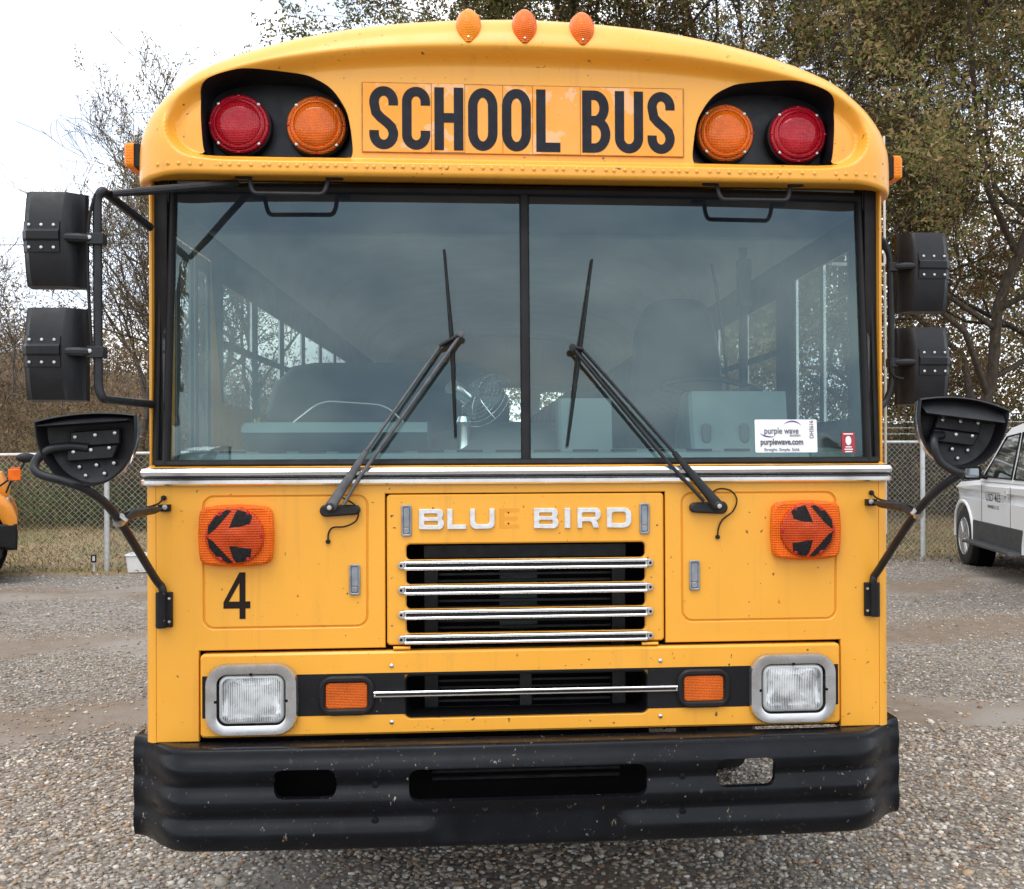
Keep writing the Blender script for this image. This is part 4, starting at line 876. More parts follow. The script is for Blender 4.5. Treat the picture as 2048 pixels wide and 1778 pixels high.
for a, b in ((.335, .565), (.585, .815)):
    m = MB(); m.prism([(a, .80), (b, .80), (b, 2.39), (a, 2.39)], [[(a + .045, .95), (b - .045, .95), (b - .045, 2.335), (a + .045, 2.335)]], -1.235, -1.227, 0, 'yz'); D = m.build('entrance_door', INTD, bus, 0)
    m = MB(); m.box(-1.2315, -1.2305, a + .04, b - .04, .95, 2.34); m.build('door_glass', SIDEG, D, 0)
side(1, [(1.40 + .70 * k, 1.40 + .70 * k + .60) for k in range(10)], [[(.36, 1.72), (1.10, 1.72), (1.10, 2.38), (.36, 2.38)]], False)
m = MB(); m.box(1.2335, 1.2345, .36, 1.10, 1.72, 2.38); dg = m.build('driver_window', SIDEG, bus, 0)
m = MB(); m.box(1.228, 1.238, .68, .735, 1.72, 2.38); m.box(1.228, 1.238, .36, 1.10, 1.72, 1.745); m.box(1.228, 1.238, .36, .385, 1.72, 2.38); m.box(1.228, 1.238, 1.07, 1.10, 1.72, 2.38); m.build('window_frame', ALU, dg)
rf = [(x * .976, 2.535 + (z - 2.535) * .965) for x, z in ARCHL]; nr = len(rf)
m = MB(); m.add([(x, y, z) for y in (.44, LEN) for x, z in rf], [(i, i + 1, nr + i + 1, nr + i) for i in range(nr - 1)]); m.build('roof', YEL, bus, 60)
m = MB(); m.add([(x * .965, y, 2.50 + (z - 2.535) * .80) for y in (.16, LEN - .02) for x, z in rf], [(i, i + 1, nr + i + 1, nr + i) for i in range(nr - 1)]); m.build('ceiling', INT, bus, 60)
m = MB(); m.prism([(-1.24, .55), (1.24, .55), (1.24, 2.60)] + [(x, z) for x, z in rf[4:-4]] + [(-1.24, 2.60)], [rr(-.95, 1.5, -.5, 2.3, .05, 3), rr(.5, 1.5, .95, 2.3, .05, 3), rr(-.3, 1.4, .3, 2.35, .05, 3)], LEN - .04, LEN, 0); m.build('rear_wall', YEL, bus, 0)
m = MB(); m.box(-1.2, 1.2, LEN - .05, LEN - .048, 1.35, 2.4); m.build('rear_glass', SIDEG, bus, 0)
m = MB(); m.box(-1.22, 1.22, .30, LEN, .98, 1.02); m.build('floor_pan', DARK, bus, 0)
m = MB(); m.box(-.55, -.45, .3, LEN - .3, .55, .75); m.box(.45, .55, 1.3, LEN - .3, .55, .75); m.box(-.9, .9, 1.85, 1.98, .42, .55); m.build('chassis_frame', DARK, bus, 0)
m = MB(); m.prism([(.45, .62), (.55, .46), (1.4, .42), (1.75, .60), (1.75, .97), (.45, .97)], (), -.42, .42, .03, 'yz'); m.build('engine_light_blocker', DARK, bus)  # unseen engine mass, added to block light and darken the ground beneath
TYRE = simple('tyre_rubber', (.018, .017, .017), .8, var=.3, scale=12); RIM = simple('wheel_white', (.5, .5, .5), .4, var=.2)
for yy in (1.95, 6.9):
    for s_ in (-1, 1):
        m = MB(); m.lathe([(.30, -.13), (.44, -.14), (.49, -.11), (.50, 0), (.49, .11), (.44, .14), (.30, .13)], (s_ * 1.02, yy, .50), (s_, 0, 0), 36); W = m.build('wheel', TYRE, bus)
        m = MB(); m.lathe([(.30, .12), (.28, .10), (.26, .04), (.12, .06), (.10, .14), (0, .14)], (s_ * 1.02, yy, .50), (s_, 0, 0), 30); m.build('wheel_rim', RIM, W)

# ---- cab interior
m = MB(); m.grid(lambda u, v: (u, .10 + .05 * (1 - (abs(u) / 1.2) ** 2) * 0 + v[0], v[1]), list(np.linspace(-1.17, 1.17, 13)), [(.03, 1.50), (.03, 1.60), (.06, 1.625), (.20, 1.635), (.34, 1.640), (.37, 1.60), (.38, 1.15)]); dash = m.build('dashboard', DASHM, bus, 30)
for k in range(15):
    x = -1.0 + .135 * k; m = MB(); m.box(x - .045, x + .045, .175, .187, 1.629, 1.6375); m.build('defroster_slot', DARK, dash)
m = MB(); m.prism([(.45, 1.55), (.22, 1.70), (.25, 1.735), (.55, 1.745), (.60, 1.55)], (), -.985, -.34, .012, 'yz'); m.build('heater_housing', DASHM, bus)
m = MB(); m.prism([(.22, 1.63), (.25, 1.82), (.45, 1.825), (.48, 1.63)], (), .125, .315, .01, 'yz'); m.build('control_box', DASHM, bus)
m = MB(); m.prism([(.24, 1.63), (.28, 1.74), (.30, 1.848), (.46, 1.852), (.60, 1.72), (.62, 1.63)], (), .605, .965, .012, 'yz'); con = m.build('instrument_console', DASHM, bus)
for x in (.66, .80, .90):
    m = MB(); m.prism(rr(x - .016, 1.66, x + .016, 1.73, .014, 4), (), .246, .262, .003); m.build('console_knob', INTD, con)
m = MB(); c = Vector((.775, .74, 1.845)); tl = math.radians(24)
ring = [(c.x + .225 * math.cos(a), c.y + .225 * math.sin(a) * math.cos(tl), c.z + .225 * math.sin(a) * math.sin(tl) * 1.0) for a in np.linspace(0, 2 * PI, 33)[:-1]]
m.tube(ring, .014, 8, closed=True); SWh = m.build('steering_wheel', SEATM, bus)
m = MB(); m.tube([c, (c.x, c.y - .10, c.z - .28)], [.05, .035], 12)
for a in (.5, 2.6, 4.7): m.tube([c, (c.x + .22 * math.cos(a), c.y + .22 * math.sin(a) * math.cos(tl), c.z + .22 * math.sin(a) * math.sin(tl))], .012, 6)
m.build('steering_hub', SEATM, SWh)
def seat(x0, x1, y, zt, nm, zb=1.02, mat=SEATM, taper=.0):
    H = tag(thing('tmp', 'x', 'x') if False else MB().prism([(x0, zb + .45)] + [(x0, zt - .12)] + arc2(x0 + .10 + taper, zt - .10, .10, .10, 180, 90, 6) + arc2(x1 - .10 - taper, zt - .10, .10, .10, 90, 0, 6) + [(x1, zt - .12), (x1, zb + .45)], (), y, y + .10, .025).build(nm, mat, bus, 40))
    m = MB(); m.prism([(y - .42, zb + .32), (y + .02, zb + .30), (y + .02, zb + .47), (y - .42, zb + .48)], (), x0, x1, .03, 'yz'); m.build('seat_cushion', mat, H)
    m = MB()
    for x in (x0 + .08, x1 - .08): m.tube([(x, y - .2, zb), (x, y - .2, zb + .33)], .015, 6)
    m.build('seat_leg', STEEL, H); return H
m = MB(); P = [(.515, 1.45), (.52, 1.75), (.535, 1.95), (.555, 2.18), (.585, 2.27), (.63, 2.315), (.70, 2.325), (.80, 2.325), (.86, 2.31), (.90, 2.26), (.925, 2.15), (.955, 1.95), (.975, 1.75), (.98, 1.45)]
m.prism(P, (), 1.28, 1.40, .03); ds = m.build('driver_seat', SEATM, bus, 50)
m = MB(); m.prism([(.85, 1.38), (1.34, 1.36), (1.34, 1.52), (.85, 1.53)], (), .52, .97, .04, 'yz'); m.box(.58, .9, .9, 1.3, 1.0, 1.37); m.build('seat_cushion', SEATM, ds)
m = MB(); m.prism([(-1.10, 1.2), (-1.09, 1.80), (-1.05, 1.93), (-.97, 2.005), (-.88, 2.02), (-.36, 2.025), (-.2, 2.02), (-.08, 1.97), (-.03, 1.85), (-.02, 1.2)], (), 1.18, 1.28, .03); m.build('barrier_panel', SEATM, bus, 50)
m = MB(); m.prism([(.3, 1.2), (.32, 1.7), (.4, 1.92), (.5, 2.0), (1.0, 2.0), (1.1, 1.9), (1.12, 1.2)], (), 1.62, 1.72, .03); m.build('barrier_panel', SEATM, bus, 50)
m = MB(); m.grid(lambda u, v: (-.02 + .44 * math.cos(u) * v[0], .75 + .5 * math.sin(u) * v[0], v[1]), list(np.linspace(0, 2 * PI, 25))[:-1], [(1, 1.0), (1, 1.5), (.93, 1.62), (.75, 1.70), (.4, 1.74), (.001, 1.75)], True); m.build('engine_cover', INTD, bus, 60)
for k in range(8):
    for x0, x1 in ((-1.17, -.28), (.28, 1.17)): seat(x0, x1, 2.35 + .78 * k, 1.98, 'passenger_seat')
m = MB(); m.tube(smooth_path([(.86, 1.10, 2.45), (.90, 1.10, 2.2), (.93, 1.10, 1.9), (.95, 1.12, 1.7)], 4), .022, 6, flat=.3); m.build('seat_belt', SEATM, bus)
m = MB(); m.box(.95, 1.0, .95, 1.02, 2.25, 2.45); m.tube([(.97, .98, 2.5), (.97, .98, 1.7)], .02, 6); m.build('grab_pole', SEATM, bus)
# dash fan
fc = Vector((-.17, .46, 1.845)); ax = Vector((.55, .6, -.45)).normalized()
m = MB(); m.lathe([(.0, -.05), (.03, -.048), (.034, -.03), (.034, .03), (.02, .045), (0, .05)], fc + Vector((-.06, -.06, .0)), ax, 20); FAN = m.build('dash_fan', CHR, bus); tag(FAN, 'small bright metal fan with a wire guard')
m = MB(); m.lathe([(.040, -.012), (.026, .0), (.022, .08), (.028, .10), (.02, .12)], fc + Vector((-.045, -.06, -.205)), (0, 0, 1), 16); m.build('fan_stand', CHR, FAN)
m = MB(); up = Vector((0, 0, 1)); N_ = (up - ax * up.dot(ax)).normalized(); B_ = ax.cross(N_); gc = fc + ax * .035 + Vector((.0, .0, .01))
for k, (r, h) in enumerate(((.115, .03), (.105, .012), (.095, -.0), (.085, -.01), (.072, -.018), (.058, -.024), (.044, -.028))):
    m.tube([gc + ax * h + N_ * r * math.cos(a) + B_ * r * math.sin(a) for a in np.linspace(0, 2 * PI, 29)[:-1]], .0016, 4, closed=True)
for k in range(8):
    a = k * PI / 4; m.tube([gc + ax * h + (N_ * math.cos(a) + B_ * math.sin(a)) * r for r, h in ((.02, -.03), (.06, -.024), (.095, 0), (.115, .03))], .0018, 4)
m.build('fan_guard', CHR, FAN)
m = MB()
for k in range(4):
    a = k * PI / 2; d = N_ * math.cos(a) + B_ * math.sin(a); e = N_ * math.cos(a + .9) + B_ * math.sin(a + .9); m.add([gc + d * .015, gc + d * .095 + ax * .012, gc + e * .095 - ax * .006, gc + e * .015], [(0, 1, 2, 3)])
m.build('fan_blade', DASHM, FAN)
m = MB(); m.tube(fillet([(-.84, .40, 1.735), (-.74, .45, 1.822), (-.50, .45, 1.805), (-.43, .42, 1.735)], .05, 6), .0035, 6); m.build('grab_wire', CHR, bus)
# stickers on the windshield
STK = simple('sticker_white', (.80, .80, .82), .4, var=.03); INK = simple('ink_grey', (.10, .10, .12), .5, var=0); PUR = simple('ink_purple', (.10, .06, .22), .5, var=.05)
def gy(x, z): return G(x, z) - .003
x0, x1, z0, z1 = .784, 1.003, 1.624, 1.737; cy = gy(.893, 1.68)
m = MB(); m.prism(rr(x0, z0, x1, z1, .004, 3), (), cy - .0012, cy); STI = m.build('windshield_sticker', STK, bus, 0); tag(STI, 'white auction sticker on the windshield')
STI_S = (z1 - z0) / .93 * 0
text('sticker_text', 'purple wave', .031, INK, STI, M_xz(.877, cy - .0022, 1.698), .0003, .80)
text('sticker_text', 'auction', .013, INK, STI, M_xz(.925, cy - .0022, 1.683))
text('sticker_text', 'purplewave.com', .0285, INK, STI, M_xz(.878, cy - .0022, 1.660), .0008, .80)
text('sticker_text', 'Straight. Simple. Sold.', .0145, INK, STI, M_xz(.878, cy - .0022, 1.634))
text('sticker_text', 'DH3616', .021, INK, STI, M_xz(.984, cy - .0022, 1.703, PI / 2), 0, .85)
for a0, a1, c_, k in ((150, 20, (.915, 1.705), 1), (200, 300, (.835, 1.700), -1)):
    m = MB(); aa = np.linspace(a0, a1, 16); L1 = [(c_[0] + .036 * math.cos(math.radians(a)), c_[1] + .024 * math.sin(math.radians(a))) for a in aa]
    wd = [.0045 * math.sin(PI * min(1, i / 15 * 1.0)) + .0002 for i in range(16)]
    vs_ = [(x, cy - .0021, z) for x, z in L1] + [(x, cy - .0021, z + d) for (x, z), d in zip(L1, wd)]
    m.add(vs_, [(i, i + 1, 16 + i + 1, 16 + i) for i in range(15)]); m.build('sticker_swoosh', PUR, STI, 0)
cy2 = gy(1.115, 1.655)
m = MB(); m.prism([(1.091, 1.622), (1.138, 1.622), (1.138, 1.692), (1.091, 1.692)], (), cy2 - .0012, cy2); S2 = m.build('windshield_sticker', simple('sticker_red', (.36, .025, .04), .45, var=.1), bus, 0); tag(S2, 'small dark red sticker in the windshield corner')
m = MB(); m.prism(arc2(1.1145, 1.664, .0105, .016, 0, 360, 16)[:-1], (), cy2 - .002, cy2 - .0015)
for z, wd in ((1.687, .034), (1.642, .022), (1.634, .03), (1.626, .026)): m.box(1.1145 - wd / 2, 1.1145 + wd / 2, cy2 - .002, cy2 - .0015, z - .002, z + .002)
m.build('sticker_print', STK, S2, 0)

for o_ in (STI, S2):
    for q_ in [o_] + list(o_.children):
        c0 = cy if o_ is STI else cy2
        for v_ in q_.data.vertices: v_.co.y = G(v_.co.x, v_.co.z) - .0025 + (v_.co.y - c0)
# ---- broom leaning inside the door: it rests in the bus, so it is a thing of its own
br = thing('broom', 'dark bristle broom standing behind the windshield beside the bus door', 'broom', (-1.05, .72, 1.02))
m = MB(); m.tube([(0, 0, 0), (.02, .01, .75)], .012, 8); m.build('handle', simple('broom_yellow', (.5, .36, .05), .5), br)
m = MB()
for k in range(260):
    a = random.uniform(0, 2 * PI); z = random.uniform(.72, .96); r = random.uniform(.015, .05) * (1 - .4 * abs(z - .84) / .12)
    m.add([(.012, .01, z - .02), (.02, .01, z - .02), (.018 + r * math.cos(a), .01 + r * math.sin(a) * 1.2, z + .03)], [(0, 1, 2)])
tag(m.build('bristles', INTD, br, 0, False, 0), kind='stuff')

# ================================================================== GROUND
def dirtmask(x, y):
    """1 = bare compacted dirt, 0 = loose stone (numpy)"""
    wv = .55 * np.sin(.55 * x + 1.3) + .30 * np.sin(1.7 * x + .6 * y) + .2 * np.sin(3.1 * x - 1.1 * y + 2)
    yy = y + .10 * x * np.sign(-x) * .6 + wv * .55
    b = 1.3 * np.exp(-((yy - 3.0) / .42) ** 2) + 1.15 * np.exp(-((yy - 5.5) / .65) ** 2) + 1.0 * np.exp(-((yy - 8.6) / .7) ** 2)
    b2 = .35 * np.sin(2.3 * x + 1.9 * y) * np.sin(1.3 * x - 2.1 * y + .7) + .25 * np.sin(5.1 * x + .4) * np.sin(4.3 * y)
    under = np.exp(-((np.abs(x)) / 1.25) ** 4) * (y > .1) * 0.45
    return np.clip(b * .95 + b2 * .7 + under - .12, 0, 1)
def m_gravel():
    t = NT('gravel_ground'); v = t.obj()
    vo = t.vor(v, 34.); cells = t.ramp(t.n('ShaderNodeSeparateColor').outputs[0], [(0, 0.), (1, 1.)]) if False else None
    sep = t.n('ShaderNodeSeparateColor'); t.l(vo.outputs['Color'], sep.inputs[0])
    stone = t.ramp(sep.outputs[0], [(.0, (.16, .14, .12)), (.25, (.25, .225, .198)), (.5, (.31, .285, .255)), (.72, (.25, .20, .15)), (.86, (.42, .395, .36)), (1., (.17, .15, .132))])
    dist = t.ramp(vo.outputs['Distance'], [(.25, 1.), (.8, .55)])
    stone = t.mix(1.0, stone, dist, 'MULTIPLY')
    big = t.ramp(t.noise(v, .45, 5, .6), [(.3, .78), (.7, 1.12)]); stone = t.mix(1., stone, big, 'MULTIPLY')
    dn = t.noise(v, 9, 6, .65); dirt = t.mix(t.ramp(dn, [(.3, 0.), (.7, 1.)]), (.16, .12, .086), (.235, .188, .148))
    grey = t.ramp(t.noise(v, .6, 3), [(.45, 0.), (.6, 1.)]); dirt = t.mix(grey, dirt, (.265, .24, .212))
    at_ = t.n('ShaderNodeAttribute'); at_.attribute_name = 'dirt'
    add = t.n('ShaderNodeMath', operation='ADD'); t.l(at_.outputs['Fac'], add.inputs[0]); ms = t.n('ShaderNodeMath', operation='MULTIPLY_ADD'); ms.inputs[1].default_value = .7; ms.inputs[2].default_value = -.35
    t.l(t.noise(v, 5, 6, .7), ms.inputs[0]); t.l(ms.outputs[0], add.inputs[1])
    f = t.ramp(add.outputs[0], [(.25, 0.), (.6, 1.)])
    c = t.mix(f, stone, dirt); p = t.pr(c, .9)
    p.inputs['Specular IOR Level'].default_value = .25
    hb = t.mix(f, vo.outputs['Distance'], t.noise(v, 60, 4, .6)); inv = t.n('ShaderNodeInvert'); t.l(hb, inv.inputs[1]); t.bump(inv.outputs[0], p, .7, .02)
    return t.m
def m_grass():
    t = NT('leafy_grass'); v = t.obj()
    a = t.noise(v, 1.1, 6, .65); c = t.mix(t.ramp(a, [(.35, 0.), (.62, 1.)]), (.24, .21, .085), (.29, .19, .095))
    b = t.ramp(t.noise(v, 14, 5, .7), [(.42, 0.), (.6, 1.)]); c = t.mix(t.mix(1., b, (.6,) * 3, 'MULTIPLY'), c, (.34, .225, .125))
    g = t.ramp(t.noise(v, .5, 3), [(.5, 0.), (.65, 1.)]); c = t.mix(t.mix(1., g, (.5,) * 3, 'MULTIPLY'), c, (.12, .14, .04))
    sx = t.n('ShaderNodeSeparateXYZ'); t.l(v, sx.inputs[0]); mr = t.n('ShaderNodeMapRange'); mr.inputs[1].default_value = 18.5; mr.inputs[2].default_value = 21; t.l(sx.outputs[1], mr.inputs[0])
    c = t.mix(mr.outputs[0], c, t.mix(t.ramp(t.noise(v, 3, 6, .75), [(.35, 0.), (.65, 1.)]), (.085, .055, .032), (.20, .13, .075)))
    p = t.pr(c, .95); t.bump(t.noise(v, 40, 4, .7), p, .8, .03); return t.m
GRAV = m_gravel(); GRS = m_grass()
# ground sheet to the horizon, with a bank rising behind the fence
def bank(x, y):
    h = sm(19, 32, y) * (1.6 + 3.0 * sm(-3, -14, x) + .9 * sm(6, 18, x)) + .15 * math.sin(x * .7 + y * .4) * sm(14, 20, y)
    return h * (1 - sm(60, 120, y) * .5)
gx = [-400, -200, -100, -60] + list(np.linspace(-40, 40, 61)) + [60, 100, 200, 400]; gyv = [-400, -150, -60, -20, 0, 8] + list(np.linspace(12, 60, 49)) + [80, 120, 200, 400]
m = MB(); m.grid(lambda x, y: (x, y, bank(x, y) - .012), gx, gyv); tag(m.build('ground', GRS, None, 180, True, 0), kind='structure')
# gravel lot
xs_ = np.concatenate([[-70, -45, -30, -22], np.linspace(-16, 16, 190), [22, 30, 45, 70]]); ys_ = np.concatenate([[-80, -50, -30, -18, -10, -6], np.linspace(-4, 11.2, 118), [11.6]])
X, Y = np.meshgrid(xs_, ys_); nx, ny = len(xs_), len(ys_)
edge = 11.35 + .10 * np.clip(xs_ + 6, 0, 14) + .10 * np.sin(xs_ * 1.7) + .07 * np.sin(xs_ * 4.1 + 1); Y = Y.copy()
Y[-1] = edge; Y[-2] = np.minimum(Y[-2], edge - .15)
Z = .012 * np.sin(X * 1.1 + .5) * np.sin(Y * .9) * (np.abs(X) < 14) + .0 + .006
Z[-1] = -.006
me = bpy.data.meshes.new('gravel_lot'); idx = np.arange(nx * ny).reshape(ny, nx)
F4 = np.stack([idx[:-1, :-1], idx[:-1, 1:], idx[1:, 1:], idx[1:, :-1]], -1).reshape(-1, 4)
me.from_pydata(np.stack([X, Y, Z], -1).reshape(-1, 3).tolist(), [], F4.tolist()); me.shade_smooth()
at_ = me.attributes.new('dirt', 'FLOAT', 'POINT'); at_.data.foreach_set('value', dirtmask(X, Y).ravel().astype(np.float32))
me.materials.append(GRAV); tag(put('gravel_lot', me), kind='structure')
def groundz(x, y): return .012 * np.sin(x * 1.1 + .5) * np.sin(y * .9) + .006

def fast_mesh(name, V, F, mat, colors=None, smooth=False):
    """V (n,3), F (m,k) with constant k"""
    me = bpy.data.meshes.new(name); k = F.shape[1]
    me.vertices.add(len(V)); me.vertices.foreach_set('co', V.astype(np.float32).ravel())
    me.loops.add(F.size); me.loops.foreach_set('vertex_index', F.astype(np.int32).ravel())
    me.polygons.add(len(F)); me.polygons.foreach_set('loop_start', np.arange(0, F.size, k, dtype=np.int32)); 
    try: me.polygons.foreach_set('loop_total', np.full(len(F), k, dtype=np.int32))
    except Exception: pass
    if colors is not None:
        a = me.attributes.new('Col', 'FLOAT_COLOR', 'POINT'); a.data.foreach_set('color', np.concatenate([colors, np.ones((len(V), 1))], 1).astype(np.float32).ravel())
    me.update(calc_edges=True); me.validate()
    if smooth: me.shade_smooth()
    me.materials.append(mat); return me
# ---- loose stones
ph = (1 + 5 ** .5) / 2
ICO = np.array([(-1, ph, 0), (1, ph, 0), (-1, -ph, 0), (1, -ph, 0), (0, -1, ph), (0, 1, ph), (0, -1, -ph), (0, 1, -ph), (ph, 0, -1), (ph, 0, 1), (-ph, 0, -1), (-ph, 0, 1)]) / math.sqrt(1 + ph * ph)
ICF = np.array([(0, 11, 5), (0, 5, 1), (0, 1, 7), (0, 7, 10), (0, 10, 11), (1, 5, 9), (5, 11, 4), (11, 10, 2), (10, 7, 6), (7, 1, 8), (3, 9, 4), (3, 4, 2), (3, 2, 6), (3, 6, 8), (3, 8, 9), (4, 9, 5), (2, 4, 11), (6, 2, 10), (8, 6, 7), (9, 8, 1)])
def project(x, y, z):
    d = np.stack([x - CAMP.x, y - CAMP.y, z - CAMP.z], -1); a = d @ np.array(R_); b = d @ np.array(U_); c = d @ np.array(F_)
    return 1141.34 + 2200 * a / c, 889 - 2200 * b / c, c
def scatter(n, ymin, ymax, xr, thresh):
    x = RNG.uniform(-xr, xr, n); y = RNG.uniform(ymin, ymax, n); px, py, c = project(x, y, 0 * x)
    k = (px > -260) & (px < 2300) & (py < 2050) & (RNG.uniform(0, 1, n) > dirtmask(x, y) * thresh) & ~((np.abs(x) < 1.1) & (y > 2.2))
    k &= y < 11.3 + .10 * np.clip(x + 6, 0, 14)
    return x[k], y[k]
parts = [scatter(62000, -.9, 2.6, 4.0, .95) + ((.0065, .0145),), scatter(900, -.9, 3.5, 4.2, .6) + ((.016, .026),), scatter(62000, 2.6, 7.0, 6.5, .97) + ((.0075, .0150),), scatter(24000, 7.0, 12.3, 10.5, .95) + ((.009, .018),)]
PAL = np.array([srgb(*c) for c in ((208, 203, 195), (190, 182, 171), (174, 165, 155), (156, 146, 136), (134, 125, 117), (172, 150, 126), (184, 158, 130), (150, 112, 86), (226, 222, 216), (108, 100, 96), (148, 142, 138))])
PW = np.array([.15, .17, .15, .12, .08, .11, .07, .03, .06, .03, .03]); PW /= PW.sum()
sx_ = np.concatenate([p[0] for p in parts]); sy_ = np.concatenate([p[1] for p in parts]); sz_ = np.concatenate([RNG.uniform(p[2][0], p[2][1], len(p[0])) * RNG.choice([.7, 1, 1, 1.25], len(p[0])) for p in parts])
OCT = np.array([(1, 0, 0), (.3, .95, 0), (-.9, .4, 0), (-.3, -.95, 0), (.1, .05, 1), (0, 0, -1.)]); OCF = np.array([(0, 1, 4), (1, 2, 4), (2, 3, 4), (3, 0, 4), (1, 0, 5), (2, 1, 5), (3, 2, 5), (0, 3, 5)])
def stones(sx_, sy_, sz_, BV, BF):
    N = len(sx_); nv = len(BV); V = BV[None] * (1 + RNG.uniform(-.30, .30, (N, nv, 1)))
    V = V * np.stack([np.ones(N), RNG.uniform(.6, 1, N), RNG.uniform(.34, .58, N)], -1)[:, None, :] * sz_[:, None, None]
    a = RNG.uniform(0, 2 * PI, N); ca, sa = np.cos(a), np.sin(a); b = RNG.normal(0, .3, N); cb, sb = np.cos(b), np.sin(b)
    x_, y_, z_ = V[..., 0], V[..., 1], V[..., 2]
    y_, z_ = y_ * cb[:, None] - z_ * sb[:, None], y_ * sb[:, None] + z_ * cb[:, None]
    V = np.stack([x_ * ca[:, None] - y_ * sa[:, None] + sx_[:, None], x_ * sa[:, None] + y_ * ca[:, None] + sy_[:, None], z_ + (groundz(sx_, sy_) + sz_ * .14)[:, None]], -1).reshape(-1, 3)
    F = (BF[None] + (np.arange(N) * nv)[:, None, None]).reshape(-1, 3)
    cc = PAL[RNG.choice(len(PAL), N, p=PW)]; cc = (cc * .88 + cc.mean(0) * .12) * RNG.uniform(.56, .92, (N, 1)) * np.array([[1.0, .985, .95]])
    return V, F, np.repeat(cc, nv, 0)
near = sy_ < 3.2; S1 = stones(sx_[near], sy_[near], sz_[near], ICO, ICF); S2_ = stones(sx_[~near], sy_[~near], sz_[~near], OCT, OCF)
V = np.concatenate([S1[0], S2_[0]]); Fc = np.concatenate([S1[1], S2_[1] + len(S1[0])]); cc = np.concatenate([S1[2], S2_[2]]); pass
t = NT('pebble'); tv = t.obj(); p = t.pr(t.mix(1., t.attr(), t.ramp(t.noise(tv, 130, 3), [(.3, .8), (.7, 1.15)]), 'MULTIPLY'), .85); p.inputs['Specular IOR Level'].default_value = .3
tag(put('loose_gravel', fast_mesh('loose_gravel', V, Fc, t.m, cc, False)), 'loose tan and grey pebbles strewn over the gravel lot', 'gravel', kind='stuff')

# ================================================================== LEAVES AND TREES
def m_leaf(name, tl=.35):
    t = NT(name); c = t.attr(); d = t.n('ShaderNodeBsdfDiffuse'); tr = t.n('ShaderNodeBsdfTranslucent'); t.l(c, d.inputs[0]); t.l(c, tr.inputs[0])
    ms = t.n('ShaderNodeMixShader'); ms.inputs[0].default_value = tl; t.l(d.outputs[0], ms.inputs[1]); t.l(tr.outputs[0], ms.inputs[2]); t.l(ms.outputs[0], t.out.inputs[0]); return t.m
LEAF = m_leaf('leaf', .5); 
def m_bark(name, c0, c1):
    t = NT(name); v = t.obj((1, 1, .3)); p = t.pr(t.mix(t.ramp(t.noise(v, 14, 6, .7), [(.35, 0.), (.65, 1.)]), c0, c1), .9); t.bump(t.noise(v, 25, 4), p, .6, .02); return t.m
BARK = m_bark('bark', (.045, .035, .028), (.12, .095, .075)); BARKG = m_bark('bark_grey', (.07, .06, .05), (.17, .15, .125))
OLIVE = [(.25, .215, .09), (.17, .19, .065), (.33, .24, .11), (.27, .195, .09), (.14, .17, .055), (.37, .27, .14)]
BROWN = [(.22, .145, .085), (.28, .185, .11), (.16, .11, .065), (.18, .15, .075), (.33, .22, .13)]
GREEN = [(.08, .12, .04), (.12, .15, .055), (.15, .145, .06), (.17, .125, .06), (.06, .09, .03)]
def leaves(C, size, pal, rng, up=0.):
    n = len(C); nrm = rng.normal(0, 1, (n, 3)); nrm[:, 2] += up; nrm /= np.linalg.norm(nrm, axis=1)[:, None]
    r = rng.normal(0, 1, (n, 3)); t1 = np.cross(nrm, r); t1 /= np.linalg.norm(t1, axis=1)[:, None] + 1e-9; t2 = np.cross(nrm, t1)
    s = (rng.uniform(.6, 1.3, n) * size)[:, None]
    V = np.stack([C - t1 * s - t2 * s * .1, C + t2 * s * .62, C + t1 * s * .9 - t2 * s * .45], 1).reshape(-1, 3)
    F = np.arange(n * 3).reshape(n, 3); pl = np.array(pal); col_ = pl[rng.integers(0, len(pl), n)] * rng.uniform(.7, 1.25, (n, 1))
    return V, F, np.repeat(col_, 3, 0)
def grow(rng, base, height, r0, lean, levels, nchild, spread, up=.25, first=.3, crook=.18):
    """returns list of (points, radii, level)"""
    out = []
    def branch(p, d, L, r, lv):
        ns = max(3, int(5 - lv * .5)) if lv else 9
        P = [p.copy()]; Rr = [r]; d = d / np.linalg.norm(d)
        for i in range(ns):
            d = d + rng.normal(0, crook * (.55 if lv == 0 else 1), 3) + np.array([0, 0, up * .10 if lv else .03]); d /= np.linalg.norm(d)
            P.append(P[-1] + d * L / ns); Rr.append(r * (1 - (i + 1) / ns * (.72 if lv < levels else .9)))
        out.append((P, Rr, lv))
        if lv >= levels: return
        nc = nchild[lv]
        for k in range(nc):
            f = (first if lv == 0 else .25) + (1 - (first if lv == 0 else .25)) * (k + rng.uniform(.2, .9)) / nc; f = min(f, .99)
            i = int(f * ns); q = P[i] + (P[i + 1] - P[i]) * (f * ns - i) if i < ns else P[-1]
            dd = (P[min(i + 1, ns)] - P[max(i - 1, 0)]); dd /= np.linalg.norm(dd)
            s = rng.normal(0, 1, 3); s -= dd * s.dot(dd); s /= np.linalg.norm(s)
            nd = dd * math.cos(spread[lv]) + s * math.sin(spread[lv]) + np.array([0, 0, up])
            branch(q, nd, L * (rng.uniform(.42, .62) if lv == 0 else rng.uniform(.42, .68)) * (1.15 - .45 * f if lv == 0 else 1), Rr[min(i, ns)] * rng.uniform(.5, .68), lv + 1)
    branch(np.array(base, float), np.array([lean[0], lean[1], 1.]), height, r0, 0); return out
